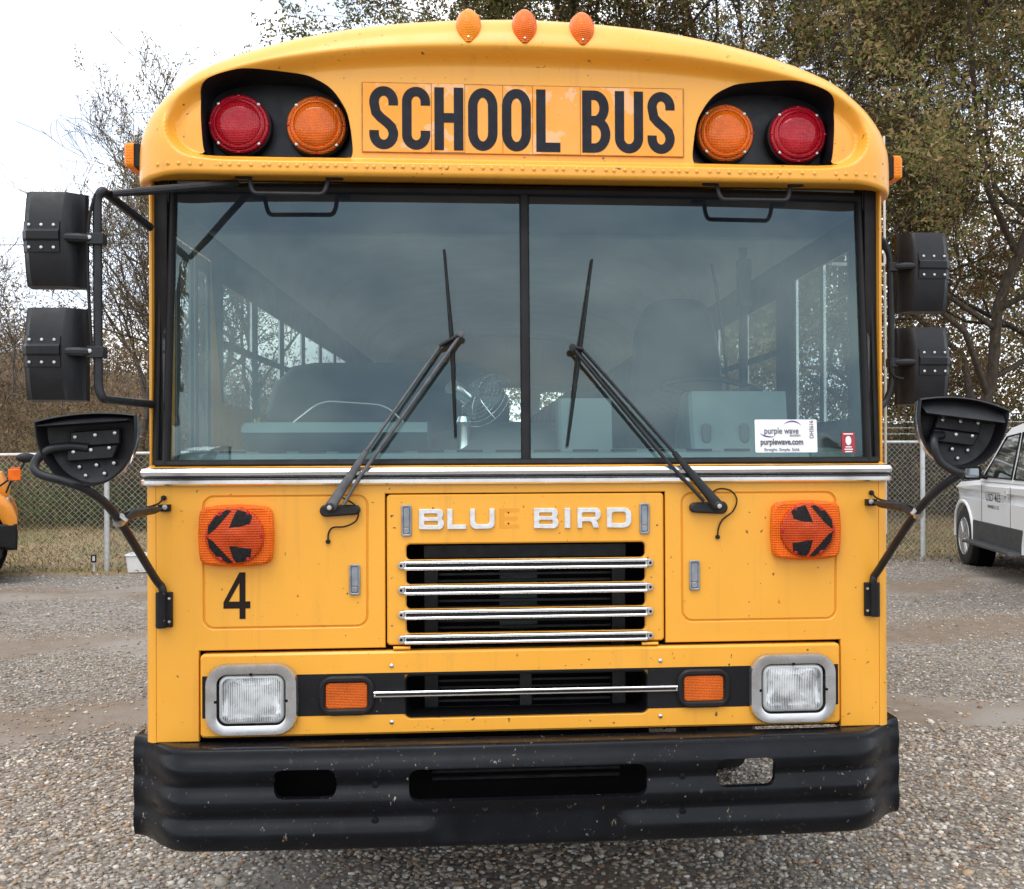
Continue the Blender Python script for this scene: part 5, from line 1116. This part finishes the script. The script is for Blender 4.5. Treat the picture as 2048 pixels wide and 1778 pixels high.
def tubes(brs, minr=.0055):
    V = []; F = []; o = 0
    for P, Rr, lv in brs:
        n = 8 if lv == 0 else 5 if lv == 1 else 3; P = np.array(P); T = np.gradient(P, axis=0); T /= np.linalg.norm(T, axis=1)[:, None] + 1e-9
        N1 = np.cross(T, np.array([.31, .95, .08])); N1 /= np.linalg.norm(N1, axis=1)[:, None] + 1e-9; B1 = np.cross(T, N1)
        a = np.arange(n) * 2 * PI / n; R1 = np.maximum(np.array(Rr), minr)[:, None, None]
        V.append((P[:, None] + R1 * (np.cos(a)[None, :, None] * N1[:, None] + np.sin(a)[None, :, None] * B1[:, None])).reshape(-1, 3))
        m_ = len(P); i = np.arange(m_ - 1)[:, None] * n; k = np.arange(n)[None]
        F.append(np.stack([i + k, i + (k + 1) % n, i + n + (k + 1) % n, i + n + k], -1).reshape(-1, 4) + o); o += m_ * n
    return np.concatenate(V), np.concatenate(F)
def tree(name, label, seed, base, height, r0, lean=(0, 0), levels=4, nchild=(11, 6, 5, 3), spread=(1.0, .8, .75, .7), pal=OLIVE, nleaf=40000, leaf=.055, bark=BARK, first=.25, spreadleaf=.22, group=None, up=.22, leafmin=3, crook=.18):
    rng = np.random.default_rng(seed); root = thing(name, label, 'tree', base, 0, group)
    brs = grow(rng, (0, 0, -.1), height, r0, lean, levels, nchild, spread, up, first, crook)
    V, F = tubes(brs); put('trunk', fast_mesh('trunk', V, F, bark, None, True), root)
    tw = [b for b in brs if b[2] >= leafmin]
    if nleaf and tw:
        A = np.concatenate([np.array(b[0][:-1]) for b in tw]); B = np.concatenate([np.array(b[0][1:]) for b in tw]); i = rng.integers(0, len(A), nleaf)
        nc = nleaf // 7; i = i[:nc]; C = A[i] + (B[i] - A[i]) * rng.uniform(0, 1, (nc, 1)) + rng.normal(0, spreadleaf, (nc, 3)); C = np.repeat(C, 7, 0) + rng.normal(0, .055 + spreadleaf * .12, (nc * 7, 3))
        clump = np.array([1 - .35 * np.sin(C[:, 0] * 1.9 + seed) * np.sin(C[:, 1] * 1.7) * np.sin(C[:, 2] * 2.1)]).T
        V, F, cl = leaves(C, leaf, pal, rng, .4); cl = cl * np.repeat(clump, 3, 0); crown = put('crown', fast_mesh('crown', V, F, LEAF, cl), root); tag(crown, kind='stuff')
    return root
# right-hand side: full autumn crowns
G1 = 'leafy trees behind the fence'
tree('oak_tree', 'tall olive-brown leafy tree rising behind the white SUV', 3, (10.4, 20.5, .2), 14.5, .15, (.02, -.02), 4, (17, 7, 5, 3), (1.1, .85, .8, .7), OLIVE, 215000, .052, BARK, .10, .20, G1)
tree('oak_tree', 'leafy brown-green tree showing above the bus roof on the driver side', 5, (5.8, 21.5, .2), 14.5, .15, (-.02, 0), 4, (16, 7, 5, 3), (1.05, .85, .8, .7), OLIVE + BROWN, 195000, .052, BARK, .12, .20, G1)
tree('oak_tree', 'dark green tree top showing above the bus clearance lamps', 8, (2.9, 24, .5), 13.5, .15, (.05, 0), 4, (14, 6, 5, 3), (.85, .8, .8, .7), GREEN + OLIVE, 190000, .054, BARK, .35, .18, G1)
tree('oak_tree', 'leafy tree reaching the right edge of the photo beyond the mirrors', 12, (14.6, 22.5, .5), 15.0, .15, (.0, 0), 4, (16, 7, 5, 3), (1.1, .85, .8, .7), OLIVE + GREEN, 165000, .054, BARK, .08, .20, G1)
tree('oak_tree', 'rusty brown tree low between the driver-side mirrors and the SUV', 15, (10.6, 26.5, 1.2), 8.0, .16, (.0, 0), 4, (13, 6, 5, 3), (1.1, .85, .8, .7), BROWN, 90000, .056, BARK, .08, .24, G1)
# left-hand side: thin, half-bare trees
tree('bare_tree', 'half-bare crooked tree leaning left beside the door-side mirrors', 21, (-5.5, 17.6, .1), 5.6, .17, (-.20, .0), 4, (12, 7, 6, 4), (.85, .75, .8, .8), BROWN + OLIVE, 17000, .034, BARK, .25, .06, None, .30, 3, .28)
tree('bare_tree', 'slender leafless tree fanning out against the white sky at far left', 24, (-8.9, 24.5, .8), 6.6, .11, (.06, 0), 4, (12, 6, 5, 4), (.62, .6, .7, .7), BROWN, 1300, .04, BARK, .28, .06, None, .35, 3, .16)
tree('bare_tree', 'thin upright tree with sparse leaves close behind the bus roof corner', 27, (-6.3, 25.5, .9), 7.4, .12, (.03, 0), 4, (13, 6, 5, 4), (.58, .6, .7, .7), BROWN + OLIVE, 9000, .04, BARK, .2, .05, None, .35, 3, .16)
tree('bare_tree', 'bare twiggy tree at the left edge of the photo', 31, (-12.6, 24.5, 1.4), 4.6, .08, (.05, 0), 4, (12, 6, 6, 4), (.8, .7, .8, .8), BROWN, 700, .045, BARKG, .15, .2, None, .3, 3, .2)

# ---- far wood and brush masses
def mass(name, label, seed, boxes, nclump, nleaf, size, pal, twigs=0, cr=(.34, .34, .26)):
    rng = np.random.default_rng(seed); Cs = []
    for (x0, x1, y0, y1, z0, z1, wgt) in boxes:
        k = int(nclump * wgt); c = np.stack([rng.uniform(x0, x1, k), rng.uniform(y0, y1, k), z0 + (z1 - z0) * rng.uniform(0, 1, k) ** 1.3], 1)
        c[:, 2] += np.array([bank(a_, b_) for a_, b_, _ in c])
        Cs.append(np.repeat(c, nleaf, 0) + rng.normal(0, 1, (k * nleaf, 3)) * np.array(cr))
    C = np.concatenate(Cs); V, F, cl = leaves(C, size, pal, rng, .3)
    tint = 1 + .3 * np.sin(C[:, 0] * .9 + 1) * np.sin(C[:, 2] * 1.3 + C[:, 1] * .5); cl *= np.repeat(tint[:, None], 3, 0)
    if twigs:
        TV = []; TF = []; o = len(V)
        for _ in range(twigs):
            bx = boxes[rng.integers(0, len(boxes))]; p = np.array([rng.uniform(bx[0], bx[1]), rng.uniform(bx[2], bx[3]), 0.]); p[2] = bank(p[0], p[1]) - .05
            L = rng.uniform(.6, 1.3) * bx[5]; d = np.array([rng.normal(0, .6), rng.normal(0, .3), 1.]); r = rng.uniform(.003, .009); P = [p]
            for k in range(4): d = d + rng.normal(0, .3, 3) - np.array([0, 0, .1 * k]); d /= np.linalg.norm(d); P.append(P[-1] + d * L / 4)
            for k in range(4):
                a_, b_ = P[k], P[k + 1]; e = np.array([1, 0, 0.]) * r; f = np.array([0, 1., 0]) * r
                TV += [a_ + e, a_ - e * .6 + f, a_ - e * .6 - f, b_ + e * .7, b_ - e * .4 + f * .7, b_ - e * .4 - f * .7]; q = o + len(TV) - 6
                TF += [(q, q + 1, q + 4), (q, q + 4, q + 3), (q + 1, q + 2, q + 5), (q + 1, q + 5, q + 4), (q + 2, q, q + 3), (q + 2, q + 3, q + 5)]
        V = np.concatenate([V, np.array(TV)]); F = np.concatenate([F, np.array(TF)]); cl = np.concatenate([cl, np.tile(np.array([[.12, .09, .07]]), (len(TV), 1)) * rng.uniform(.5, 1.9, (len(TV) // 6, 1)).repeat(6, 0)])
    return tag(put(name, fast_mesh(name, V, F, LEAF, cl)), label, 'brush', kind='stuff')
mass('brush_thicket', 'tangled brown brush behind the chain-link fence on the left', 41, [(-19, -2.5, 19.6, 23, .1, 1.5, .45), (-21, -4, 23, 32, .1, 1.3, .55)], 1300, 46, .045, BROWN + BROWN + [(.10, .11, .04), (.14, .13, .05)], 5200, (.4, .4, .3))
mass('brush_thicket', 'green vines and low leaves along the left fence line', 43, [(-16, -2.5, 18.4, 20.0, .02, .6, .7), (-13, -3, 18.6, 20.2, .05, 1.3, .3)], 620, 44, .040, [(.10, .16, .05), (.14, .18, .06), (.17, .17, .07), (.09, .12, .04), (.20, .15, .08)], 300)
mass('brush_thicket', 'dark leafy undergrowth behind the fence on the right', 45, [(2.5, 22, 19.2, 23, .1, 2.4, .55), (3, 24, 23, 31, .3, 4.2, .45)], 1000, 48, .055, OLIVE + GREEN + [(.16, .10, .055)], 1100)
mass('far_wood', 'distant wooded backdrop beyond the yard on the right', 47, [(3, 42, 34, 46, .5, 11, .92), (-6, 10, 44, 56, 0, 4, .08)], 1500, 60, .13, OLIVE + BROWN + [(.2, .13, .08)], 0, (.9, .9, .7))
mass('far_wood', 'low line of bare brown woods behind the left bank', 49, [(-40, -4, 36, 50, 0, 2.6, 1.)], 900, 46, .08, BROWN + [(.15, .12, .10)], 1800, (.6, .6, .5))
# fallen leaves on the grass strip
rng = np.random.default_rng(5); n_ = 24000; C = np.stack([rng.uniform(-15, 16, n_), rng.uniform(11.2, 20.5, n_), np.full(n_, .02)], 1); C[:, 2] += np.array([bank(a_, b_) for a_, b_, _ in C]) + rng.uniform(0, .03, n_)
V, F, cl = leaves(C, .036, BROWN + [(.30, .19, .09), (.34, .24, .14), (.22, .17, .07)], rng, 2.5)
tag(put('leaf_litter', fast_mesh('leaf_litter', V, F, LEAF, cl)), 'fallen brown leaves scattered over the grass by the fence', 'leaves', kind='stuff')
n_ = 34000; C = np.stack([rng.uniform(-15, 16, n_), rng.uniform(11.6, 20.5, n_), np.full(n_, .0)], 1); C[:, 2] += np.array([bank(a_, b_) for a_, b_, _ in C])
L_ = rng.uniform(.03, .09, n_); dx = rng.normal(0, .03, (n_, 2)); w_ = rng.uniform(.003, .007, n_)
V = np.zeros((n_, 3, 3)); V[:, 0] = C; V[:, 1] = C; V[:, 2] = C; V[:, 0, 0] -= w_; V[:, 1, 0] += w_; V[:, 2, :2] += dx; V[:, 2, 2] += L_
gc_ = np.array([(.13, .13, .04), (.19, .16, .06), (.09, .115, .03), (.24, .18, .08)])[rng.integers(0, 4, n_)] * rng.uniform(.8, 1.2, (n_, 1))
tag(put('grass', fast_mesh('grass', V.reshape(-1, 3), np.arange(n_ * 3).reshape(n_, 3), LEAF, np.repeat(gc_, 3, 0))), 'short yellowing grass on the strip under the fence', 'grass', kind='stuff')

# ================================================================== CHAIN-LINK FENCE
GALV = simple('galvanised', (.50, .52, .53), .5, .25, var=.15, scale=20)
def fence(label, A, B, hA, hB, posts, barbed):
    f = thing('chain_link_fence', label, 'fence', (A[0], A[1], 0)); dx, dy = B[0] - A[0], B[1] - A[1]; L = math.hypot(dx, dy); ux, uy = dx / L, dy / L
    def pt(s, z, off=0.): return (ux * s - uy * off, uy * s + ux * off, z)
    hh = lambda s: hA + (hB - hA) * s / L
    m = MB(); m.tube([pt(0, hA), pt(L, hB)], .021, 8); m.build('top_rail', GALV, f)
    for s in posts:
        m = MB(); m.tube([pt(s, -.1, -.03), pt(s, hh(s) + .02, -.03)], .036, 12); m.lathe([(.042, 0), (.042, .05), (.02, .075), (0, .08)], pt(s, hh(s) - .02, -.03), (0, 0, 1), 12); p_ = m.build('post', GALV, f)
        if barbed: m = MB(); m.tube([pt(s, hh(s) + .03, -.03), pt(s - .17, hh(s) + .30, -.18)], .018, 6); m.build('barb_arm', GALV, p_)
    pitch = .082; V = []; F = []; hm = (hA + hB) / 2; nW = int((L + hm) / pitch); r = .0022
    for sgn in (1, -1):
        for k in range(nW):
            s0 = k * pitch - (hm if sgn > 0 else 0); s1 = s0 + hm * 1.0 * (1 if sgn > 0 else 1)
            a0, a1 = (s0, s0 + hm) if sgn > 0 else (s0 + hm, s0)
            if sgn < 0: a0 -= hm * 0; 
            z0, z1 = .03, hm
            # clip to the fence length
            def clip(s_a, z_a, s_b, z_b):
                if min(s_a, s_b) > L or max(s_a, s_b) < 0: return None
                t0, t1 = 0., 1.; d = s_b - s_a
                for lim, sg in ((0, 1), (L, -1)):
                    if (s_a - lim) * sg < 0: t0 = max(t0, (lim - s_a) / d)
                    if (s_b - lim) * sg < 0: t1 = min(t1, (lim - s_a) / d)
                if t1 <= t0: return None
                return s_a + d * t0, z_a + (z_b - z_a) * t0, s_a + d * t1, z_a + (z_b - z_a) * t1
            c = clip(a0, z0, a1, z1)
            if c is None: continue
            o = len(V); za, zb = c[1] / hm * hh(c[0]), c[3] / hm * hh(c[2])
            for s, z in ((c[0], za), (c[2], zb)):
                V += [pt(s - r, z, sgn * .002), pt(s + r, z, sgn * .002), pt(s, z, sgn * .002 + 2 * r)]
            F += [(o, o + 1, o + 4, o + 3), (o + 1, o + 2, o + 5, o + 4), (o + 2, o, o + 3, o + 5)]
    me = fast_mesh('wire_mesh', np.array(V), np.array(F), GALV); tag(put('wire_mesh', me, f), kind='stuff')
    if barbed:
        for k in range(3):
            q = .33 + .33 * k; m = MB(); m.tube([pt(0, hA + .03 + .27 * q, -.03 - .15 * q), pt(L, hB + .03 + .27 * q, -.03 - .15 * q)], .0035, 4)
            for j in range(int(L / .13)): s = j * .13; z = hh(s) + .03 + .27 * q; m.tube([pt(s - .01, z - .02, -.03 - .15 * q), pt(s + .01, z + .02, -.03 - .15 * q)], .002, 3)
            m.build('barbed_strand', GALV, f)
fence('galvanised chain-link fence running behind the bus on the left side', (-12.5, 11.5), (-2.0, 11.95), 1.55, 1.62, [.6, 3.9, 7.22, 10.3], False)
fence('galvanised chain-link fence with barbed-wire arm on the right side', (2.0, 12.28), (14.0, 12.6), 1.72, 1.72, [1.0, 4.40, 7.8, 11.4], True)
# small things by the left fence
st = thing('marker_stake', 'short stake with a small black-framed plate beside the left fence post', 'stake', (-5.38, 11.55, 0))
m = MB(); m.box(-.012, .012, 0, .02, -.05, .20); m.build('stake', GALV, st)
m = MB(); m.prism(rr(-.035, .14, .035, .245, .01, 3), [rr(-.018, .16, .018, .228, .006, 3)], -.012, .0, .002); m.build('plate_frame', BLK, st); m = MB(); m.box(-.02, .02, -.006, -.001, .158, .23); m.build('plate', WHT, st)
bx = thing('white_bin', 'white plastic bin on the grass half hidden behind the bus corner', 'bin', (-4.72, 11.72, 0), .12)
def tap(p, z0, z1, k):
    n = len(p); m = MB(); a = [(x, y, z0) for x, y in p]; b = [(x * k, y * k, z1) for x, y in p]; c = [(x * k * .93, y * k * .9, z1) for x, y in p]; d = [(x * .9, y * .86, z0 + .03) for x, y in p]
    m.add(a + b + c + d, [(q * n + i, q * n + (i + 1) % n, (q + 1) * n + (i + 1) % n, (q + 1) * n + i) for q in range(3) for i in range(n)] + [tuple(range(n))[::-1], tuple(range(3 * n, 4 * n))]); return m
tap(rr(-.24, -.17, .24, .17, .04, 4), 0, .23, 1.10).build('tub', simple('bin_white', (.68, .70, .70), .5, var=.06), bx)
m = MB(); m.tube([(x * 1.11, y * 1.11, .228) for x, y in rr(-.24, -.17, .24, .17, .04, 4)], .012, 6, closed=True); m.build('rim', MATS['bin_white'], bx)
# overhead wire at far left and right
m = MB(); m.tube([(-40, 26, 6.6), (-12, 27, 7.2), (-4, 27.5, 7.5)], .012, 4); tag(m.build('overhead_wire', RUB, None), 'thin overhead wire crossing the white sky at far left', 'wire')
m = MB(); m.tube([(4, 26.5, 7.9), (12, 26.5, 8.5), (30, 26, 10.2)], .012, 4); tag(m.build('overhead_wire', GALV, None), 'thin pale overhead wire crossing the trees on the right', 'wire')

# ================================================================== WHITE SUV (local: +y forward, +x right)
SW_ = simple('suv_white', (.78, .79, .80), .32, var=0, Coat_Weight=.3, Coat_Roughness=.08); CLAD = simple('suv_cladding', (.045, .047, .05), .5, var=.15)
rzs = -math.radians(9.0); wl = Vector((-.93, 1.50, 0)); wp = Vector((6.55, 11.18, 0)); rm = Matrix.Rotation(rzs, 3, 'Z'); loc = wp - rm @ wl
suv = thing('suv', 'white SUV with dark lower cladding parked nose to the fence', 'car', (loc.x, loc.y, .004), rzs)
def arch_pts(cy, r, z0=.36): 
    return [(cy + r * math.cos(a), .40 + r * math.sin(a)) for a in np.linspace(-.05, PI + .05, 15)]
TP = lambda L: [(x * (1 - .20 * sm(1.75, 2.47, y) ** 1.5), y, z) for x, y, z in L]
DY = -.36
prof = [(-2.92, .36)] + [p for p in arch_pts(-1.52, .47)[::-1]] + [p for p in arch_pts(1.50, .47)[::-1]] + [(2.36, .34), (2.46, .48), (2.47, .75), (2.42, 1.0), (2.30, 1.09), (1.9, 1.14), (.82, 1.20), (.0, 1.20), (-2.8, 1.23), (-2.96, 1.1), (-3.02, .8), (-3.0, .45)]
m = MB(); m.prism(prof, (), -.985, 0, .07, 'yz'); m.prism(prof, (), .985, 0, .07, 'yz'); m.v = TP(m.v); body = m.build('body', SW_, suv, 28)
gp = [(1.15, 1.185), (.40, 1.80), (.25, 1.87), (-.2, 1.925), (-1.6, 1.93), (-2.25, 1.90), (-2.45, 1.6), (-2.60, 1.20)]
gp = [(y + DY, z) for y, z in gp]; m = MB(); k = len(gp); sx = lambda z: .955 - (z - 1.2) * .20
m.add([(-sx(z), y, z) for y, z in gp] + [(sx(z), y, z) for y, z in gp], [tuple(range(k)), tuple(range(k, 2 * k))[::-1]] + [(i, (i + 1) % k, k + (i + 1) % k, k + i) for i in range(k)]); m.build('cabin', SW_, suv, 30)
for s_ in (-1, 1):
    for nm, poly in (('front_window', [(.97, 1.245), (.33, 1.76), (-.16, 1.80), (-.16, 1.245)]), ('rear_window', [(-.26, 1.245), (-.26, 1.805), (-1.20, 1.81), (-1.22, 1.245)]), ('quarter_window', [(-1.34, 1.245), (-1.32, 1.81), (-2.15, 1.79), (-2.38, 1.245)])):
        poly = [(y + DY, z) for y, z in poly]; m = MB(); kk = len(poly); m.add([(s_ * (sx(z) + .008), y, z) for y, z in poly] + [(s_ * (sx(z) - .004), y, z) for y, z in poly], [tuple(range(kk)), tuple(range(kk, 2 * kk))] + [(i, (i + 1) % kk, kk + (i + 1) % kk, kk + i) for i in range(kk)]); wdw = m.build(nm, MATS.get('suv_glass') or simple('suv_glass', (.012, .02, .018), .06, var=.0, Coat_Weight=1.0), suv, 0)
        m = MB(); m.tube([(s_ * (sx(z) + .010), y, z) for y, z in poly], .012, 6, closed=True); m.build('window_trim', BLK, wdw)
    m = MB(); X0 = s_ * .985
    lowc = [(-2.60, .355)] + arch_pts(-1.52, .475)[::-1] + arch_pts(1.50, .475)[::-1] + [(2.38, .335), (2.44, .70), (2.02, .72), (1.95, .62), (1.50, .905), (1.05, .62), (.98, .74), (-1.0, .74), (-1.08, .62), (-1.52, .90), (-1.98, .62), (-2.05, .74), (-2.68, .74)]
    lowc = [(.99, .36), (.99, .66), (-1.02, .66), (-1.02, .36)]
    m.prism(lowc, (), X0 + s_ * .012, X0 - s_ * .05, .006, 'yz');  m.prism([(-2.02, .38), (-2.02, .66), (-2.98, .66), (-2.96, .40)], (), X0 + s_ * .010, X0 - s_ * .05, .006, 'yz'); m.build('cladding', CLAD, suv)
    for cy in (1.50, -1.52):        # flared arch lips
        m = MB(); m.tube([(X0 - s_ * .004, cy + .49 * math.cos(a), .40 + .49 * math.sin(a)) for a in np.linspace(-.05, PI + .05, 17)], .03, 8, flat=.8); m.v = TP(m.v); m.build('arch_lip', SW_, suv)
        m = MB(); m.lathe([(.46, -.2), (.46, .02)], (X0 - s_ * .12, cy, .40), (s_, 0, 0), 24); m.build('wheel_well', DARK, suv)
    for y0, y1 in ((.98, .965), (-.20, -.213), (-1.28, -1.293)):
        m = MB(); m.box(min(X0, X0 + s_ * .0015) , max(X0, X0 + s_ * .0015), y1 + DY, y0 + DY, .40, 1.15); m.build('door_seam', DARK, suv, 0)
    for y in (-.02 + DY, -1.12 + DY):
        m = MB(); m.lathe([(.0, .0), (.055, .001), (.055, .006), (0, .007)], (X0, y, 1.045), (s_, 0, 0), 16); m.tube([(X0 + s_ * .03, y - .09, 1.05), (X0 + s_ * .035, y, 1.053), (X0 + s_ * .03, y + .09, 1.05)], .014, 8); m.build('door_handle', MATS.get('handle_silver') or simple('handle_silver', (.6, .6, .61), .3, .3), suv)
    m = MB(); m.prism([(.95, .40), (1.0, .36), (-1.0, .36), (-.95, .40)], (), X0 + s_ * .16, X0 - s_ * .02, .01, 'yz'); m.build('running_board', CLAD, suv)
    m = MB(); m.prism(rr(-.12, -.085, .12, .085, .03, 4), (), 0, .10, .015); H = MB(); H.add([(s_ * 1.155 + x * 1.0, .80 + DY + (.10 - y), 1.30 + z) for x, y, z in m.v], m.f); mm_ = H.build('door_mirror', BLK, suv)
    m = MB(); m.prism(rr(-.085, -.058, .085, .058, .018, 4), (), 0, .004); H = MB(); H.add([(s_ * 1.155 + x, .796 + DY - y, 1.30 + z) for x, y, z in m.v], m.f); H.build('mirror_glass', simple('mirror_tint', (.42, .48, .52), .1, .9, var=0) if 'mirror_tint' not in MATS else MATS['mirror_tint'], mm_)
    m = MB(); m.tube([(s_ * .93, .85 + DY, 1.24), (s_ * 1.08, .86 + DY, 1.26)], .03, 8); m.build('mirror_stalk', BLK, mm_)
    m = MB(); m.tube([(s_ * .70, -.3, 1.965), (s_ * .70, -2.2, 1.965)], .018, 8)
    for y in (-.3, -1.2, -2.2): m.box(s_ * .70 - .015, s_ * .70 + .015, y - .03, y + .03, 1.91, 1.965)
    m.build('roof_rail', BLK, suv)
    for cy in (1.50, -1.52):
        xc = s_ * .86; m = MB(); m.lathe([(.25, -.115), (.37, -.12), (.395, -.10), (.40, 0), (.395, .10), (.37, .12), (.27, .118), (.255, .10)], (xc, cy, .40), (s_, 0, 0), 40); Wh = m.build('wheel', TYRE, suv, 40)
        m = MB(); m.lathe([(.262, .116), (.255, .121), (.245, .112), (.235, .03), (.05, .02)], (xc, cy, .40), (s_, 0, 0), 36)
        for q in range(6):
            a = q * PI / 3
            for da in (-.13, .13):
                m.tube([(xc + s_ * .105, cy + .05 * math.cos(a + da * 2), .40 + .05 * math.sin(a + da * 2)), (xc + s_ * .105, cy + .235 * math.cos(a + da), .40 + .235 * math.sin(a + da))], [.022, .018], 6)
        m.lathe([(.07, .03), (.065, .115), (.03, .125), (0, .126)], (xc, cy, .40), (s_, 0, 0), 20); m.build('wheel_rim', MATS.get('alloy') or simple('alloy', (.62, .63, .65), .25, .9, var=.08), Wh, 40)
m = MB(); m.add([(-.80, 1.075, 1.25), (.80, 1.075, 1.25), (.74, .42, 1.79), (-.74, .42, 1.79)], [(0, 1, 2, 3)]); m.v = [(x, y + .015 + DY, z + .012) for x, y, z in m.v]; m.build('windshield', MATS['suv_glass'], suv, 0)
m = MB(); m.box(-.78, .78, -2.62, -2.60, 1.28, 1.75); m.v = [(x, y + DY - (z - 1.6) * -.30 + .02, z) for x, y, z in m.v]; m.build('tailgate_glass', MATS['suv_glass'], suv, 0)
for s_ in (-1, 1):
    m = MB(); m.box(min(s_ * .5, s_ * .74), max(s_ * .5, s_ * .74), 2.40, 2.475, .82, 1.0); m.build('headlight', WHT, suv)
    m = MB(); m.box(min(s_ * .80, s_ * .94), max(s_ * .80, s_ * .94), -3.035, -2.99, .85, 1.2); m.build('tail_lamp', RED, suv)
m = MB()
for k in range(3): m.box(-.55, .55, 2.455, 2.485, .80 + .08 * k, .84 + .08 * k)
m.build('grille', CHR, suv)
Ms = Matrix.Translation((-.987, .12, .985)) @ Matrix.Rotation(-PI / 2, 4, 'Z') @ Matrix.Rotation(PI / 2, 4, 'X')
text('door_lettering', 'USD 465', .135, BLKD, suv, Ms, .001, 1.25)
text('door_lettering', 'WINFIELD, KS', .062, BLKD, suv, Matrix.Translation((0, 0, -.115)) @ Ms, 0, 1.25)

# ================================================================== SECOND BUS, nose just inside the left edge (local: +x forward)
b2 = thing('parked_bus', 'yellow conventional school bus whose front fender enters at the left edge', 'bus', (-6.31, 11.35, .004), math.radians(22))
Y2 = m_yellow('bus_yellow_orange', (.66, .235, .016))
fen = [(-2.3, .55), (-1.28, .55)] + [(-.68 + .60 * math.cos(a), .50 + .60 * math.sin(a)) for a in np.linspace(PI - .1, .35, 16)] + [(-.07, .66), (.03, .66), (.02, .82), (-.03, .96), (-.13, 1.08), (-.36, 1.17), (-.7, 1.20), (-2.3, 1.22)]
for s_ in (-1, 1):
    m = MB(); m.prism(fen, (), s_ * 1.14, s_ * .70, .05, 'xz'); m.v = [(x, y, z) for x, y, z in m.v]; m.build('fender', Y2, b2, 45)
    m = MB(); m.lathe([(.61, -.2), (.61, .0)], (-.68, s_ * 1.0, .50), (0, s_, 0), 24); m.build('wheel_well', DARK, b2)
    for cx in (-.62, -6.6):
        m = MB(); m.lathe([(.28, -.13), (.43, -.14), (.49, -.11), (.50, 0), (.49, .11), (.43, .14), (.30, .13)], (cx, s_ * .98, .50), (0, s_, 0), 40); Wh = m.build('wheel', TYRE, b2, 40)
        for k in range(30):
            a = 2 * PI * k / 30; mm = None
        m = MB()
        for k in range(40):
            a = 2 * PI * k / 40; ca_, sa_ = math.cos(a), math.sin(a); m.add([(cx + .47 * ca_ - .02 * sa_, s_ * (.98 + .131), .5 + .47 * sa_ + .02 * ca_), (cx + .47 * ca_ + .02 * sa_, s_ * (.98 + .131), .5 + .47 * sa_ - .02 * ca_), (cx + .504 * ca_ + .02 * sa_, s_ * (.98 + .09), .5 + .504 * sa_ - .02 * ca_), (cx + .504 * ca_ - .02 * sa_, s_ * (.98 + .09), .5 + .504 * sa_ + .02 * ca_)], [(0, 1, 2, 3)])
        m.build('tread_lugs', TYRE, Wh, 0)
        m = MB(); m.lathe([(.29, .12), (.27, .10), (.25, .03), (.12, .05), (.10, .15), (0, .15)], (cx, s_ * .98, .50), (0, s_, 0), 30); m.build('wheel_rim', RIM, Wh)
m = MB(); m.prism([(-2.4, .9), (-.12, .85), (-.06, 1.15), (-.16, 1.36), (-.5, 1.45), (-2.4, 1.62)], (), -.72, .72, .06, 'xz'); m.build('hood', Y2, b2, 45)
m = MB(); m.prism([(.16, .52), (.19, .56), (.19, .80), (.16, .84), (.06, .84), (.06, .52)], (), -1.16, 1.16, .02, 'xz'); m.prism([(.19, .52), (.19, .84), (-.25, .84), (-.25, .60)], (), -1.17, -1.10, .02, 'xz'); m.prism([(.19, .52), (.19, .84), (-.25, .84), (-.25, .60)], (), 1.10, 1.17, .02, 'xz'); m.v = [(x - .165, y * .98, z - .10) for x, y, z in m.v]; m.build('bumper', BLK, b2)
m = MB(); m.prism([(-9.5, .55), (-2.25, .55), (-2.15, 1.55), (-2.45, 2.5), (-2.6, 2.85), (-3.0, 2.98), (-9.4, 2.98), (-9.5, 2.8)], (), -1.22, 1.22, .08, 'xz'); m.build('body', Y2, b2, 40)
for k in range(9):
    for s_ in (-1, 1):
        m = MB(); m.box(-3.55 - .7 * k, -2.95 - .7 * k, s_ * 1.22 - .006, s_ * 1.22 + .006, 1.75, 2.35); m.build('side_window', MATS['suv_glass'], b2, 0)
m = MB(); m.add([(-2.15, -1.0, 1.66), (-2.15, 1.0, 1.66), (-2.37, 1.0, 2.4), (-2.37, -1.0, 2.4)], [(0, 1, 2, 3)]); m.v = [(x + .03, y, z) for x, y, z in m.v]; m.build('windshield', MATS['suv_glass'], b2, 0)
for s_ in (-1, 1):
    m = MB(); m.tube(smooth_path([(-.25, s_ * .98, 1.14), (-.05, s_ * 1.05, 1.30), (.07, s_ * 1.08, 1.42), (.10, s_ * 1.09, 1.50)], 5), .012, 6); m.build('mirror_arm', BLK, b2)
    m = MB(); m.ball((.12, s_ * 1.09, 1.55), .10, 16, (1.15, .45, .62)); m.build('crossview_mirror', PLAS, b2, 60)
    m = MB(); m.prism(rr(-.075, 1.27, .065, 1.41, .02, 3), (), s_ * 1.10, s_ * 1.06, .01); L = m.build('signal_lamp', ORG2, b2)
    m = MB(); m.tube([(-.10, s_ * 1.0, 1.12), (-.03, s_ * 1.06, 1.30)], .012, 6); m.build('lamp_stalk', BLK, L)
    m = MB(); m.lathe([(.09, 0), (.085, .02), (0, .03)], (-.10, s_ * .60, 1.0), (1, 0, 0), 20); m.build('headlight', WHT, b2)
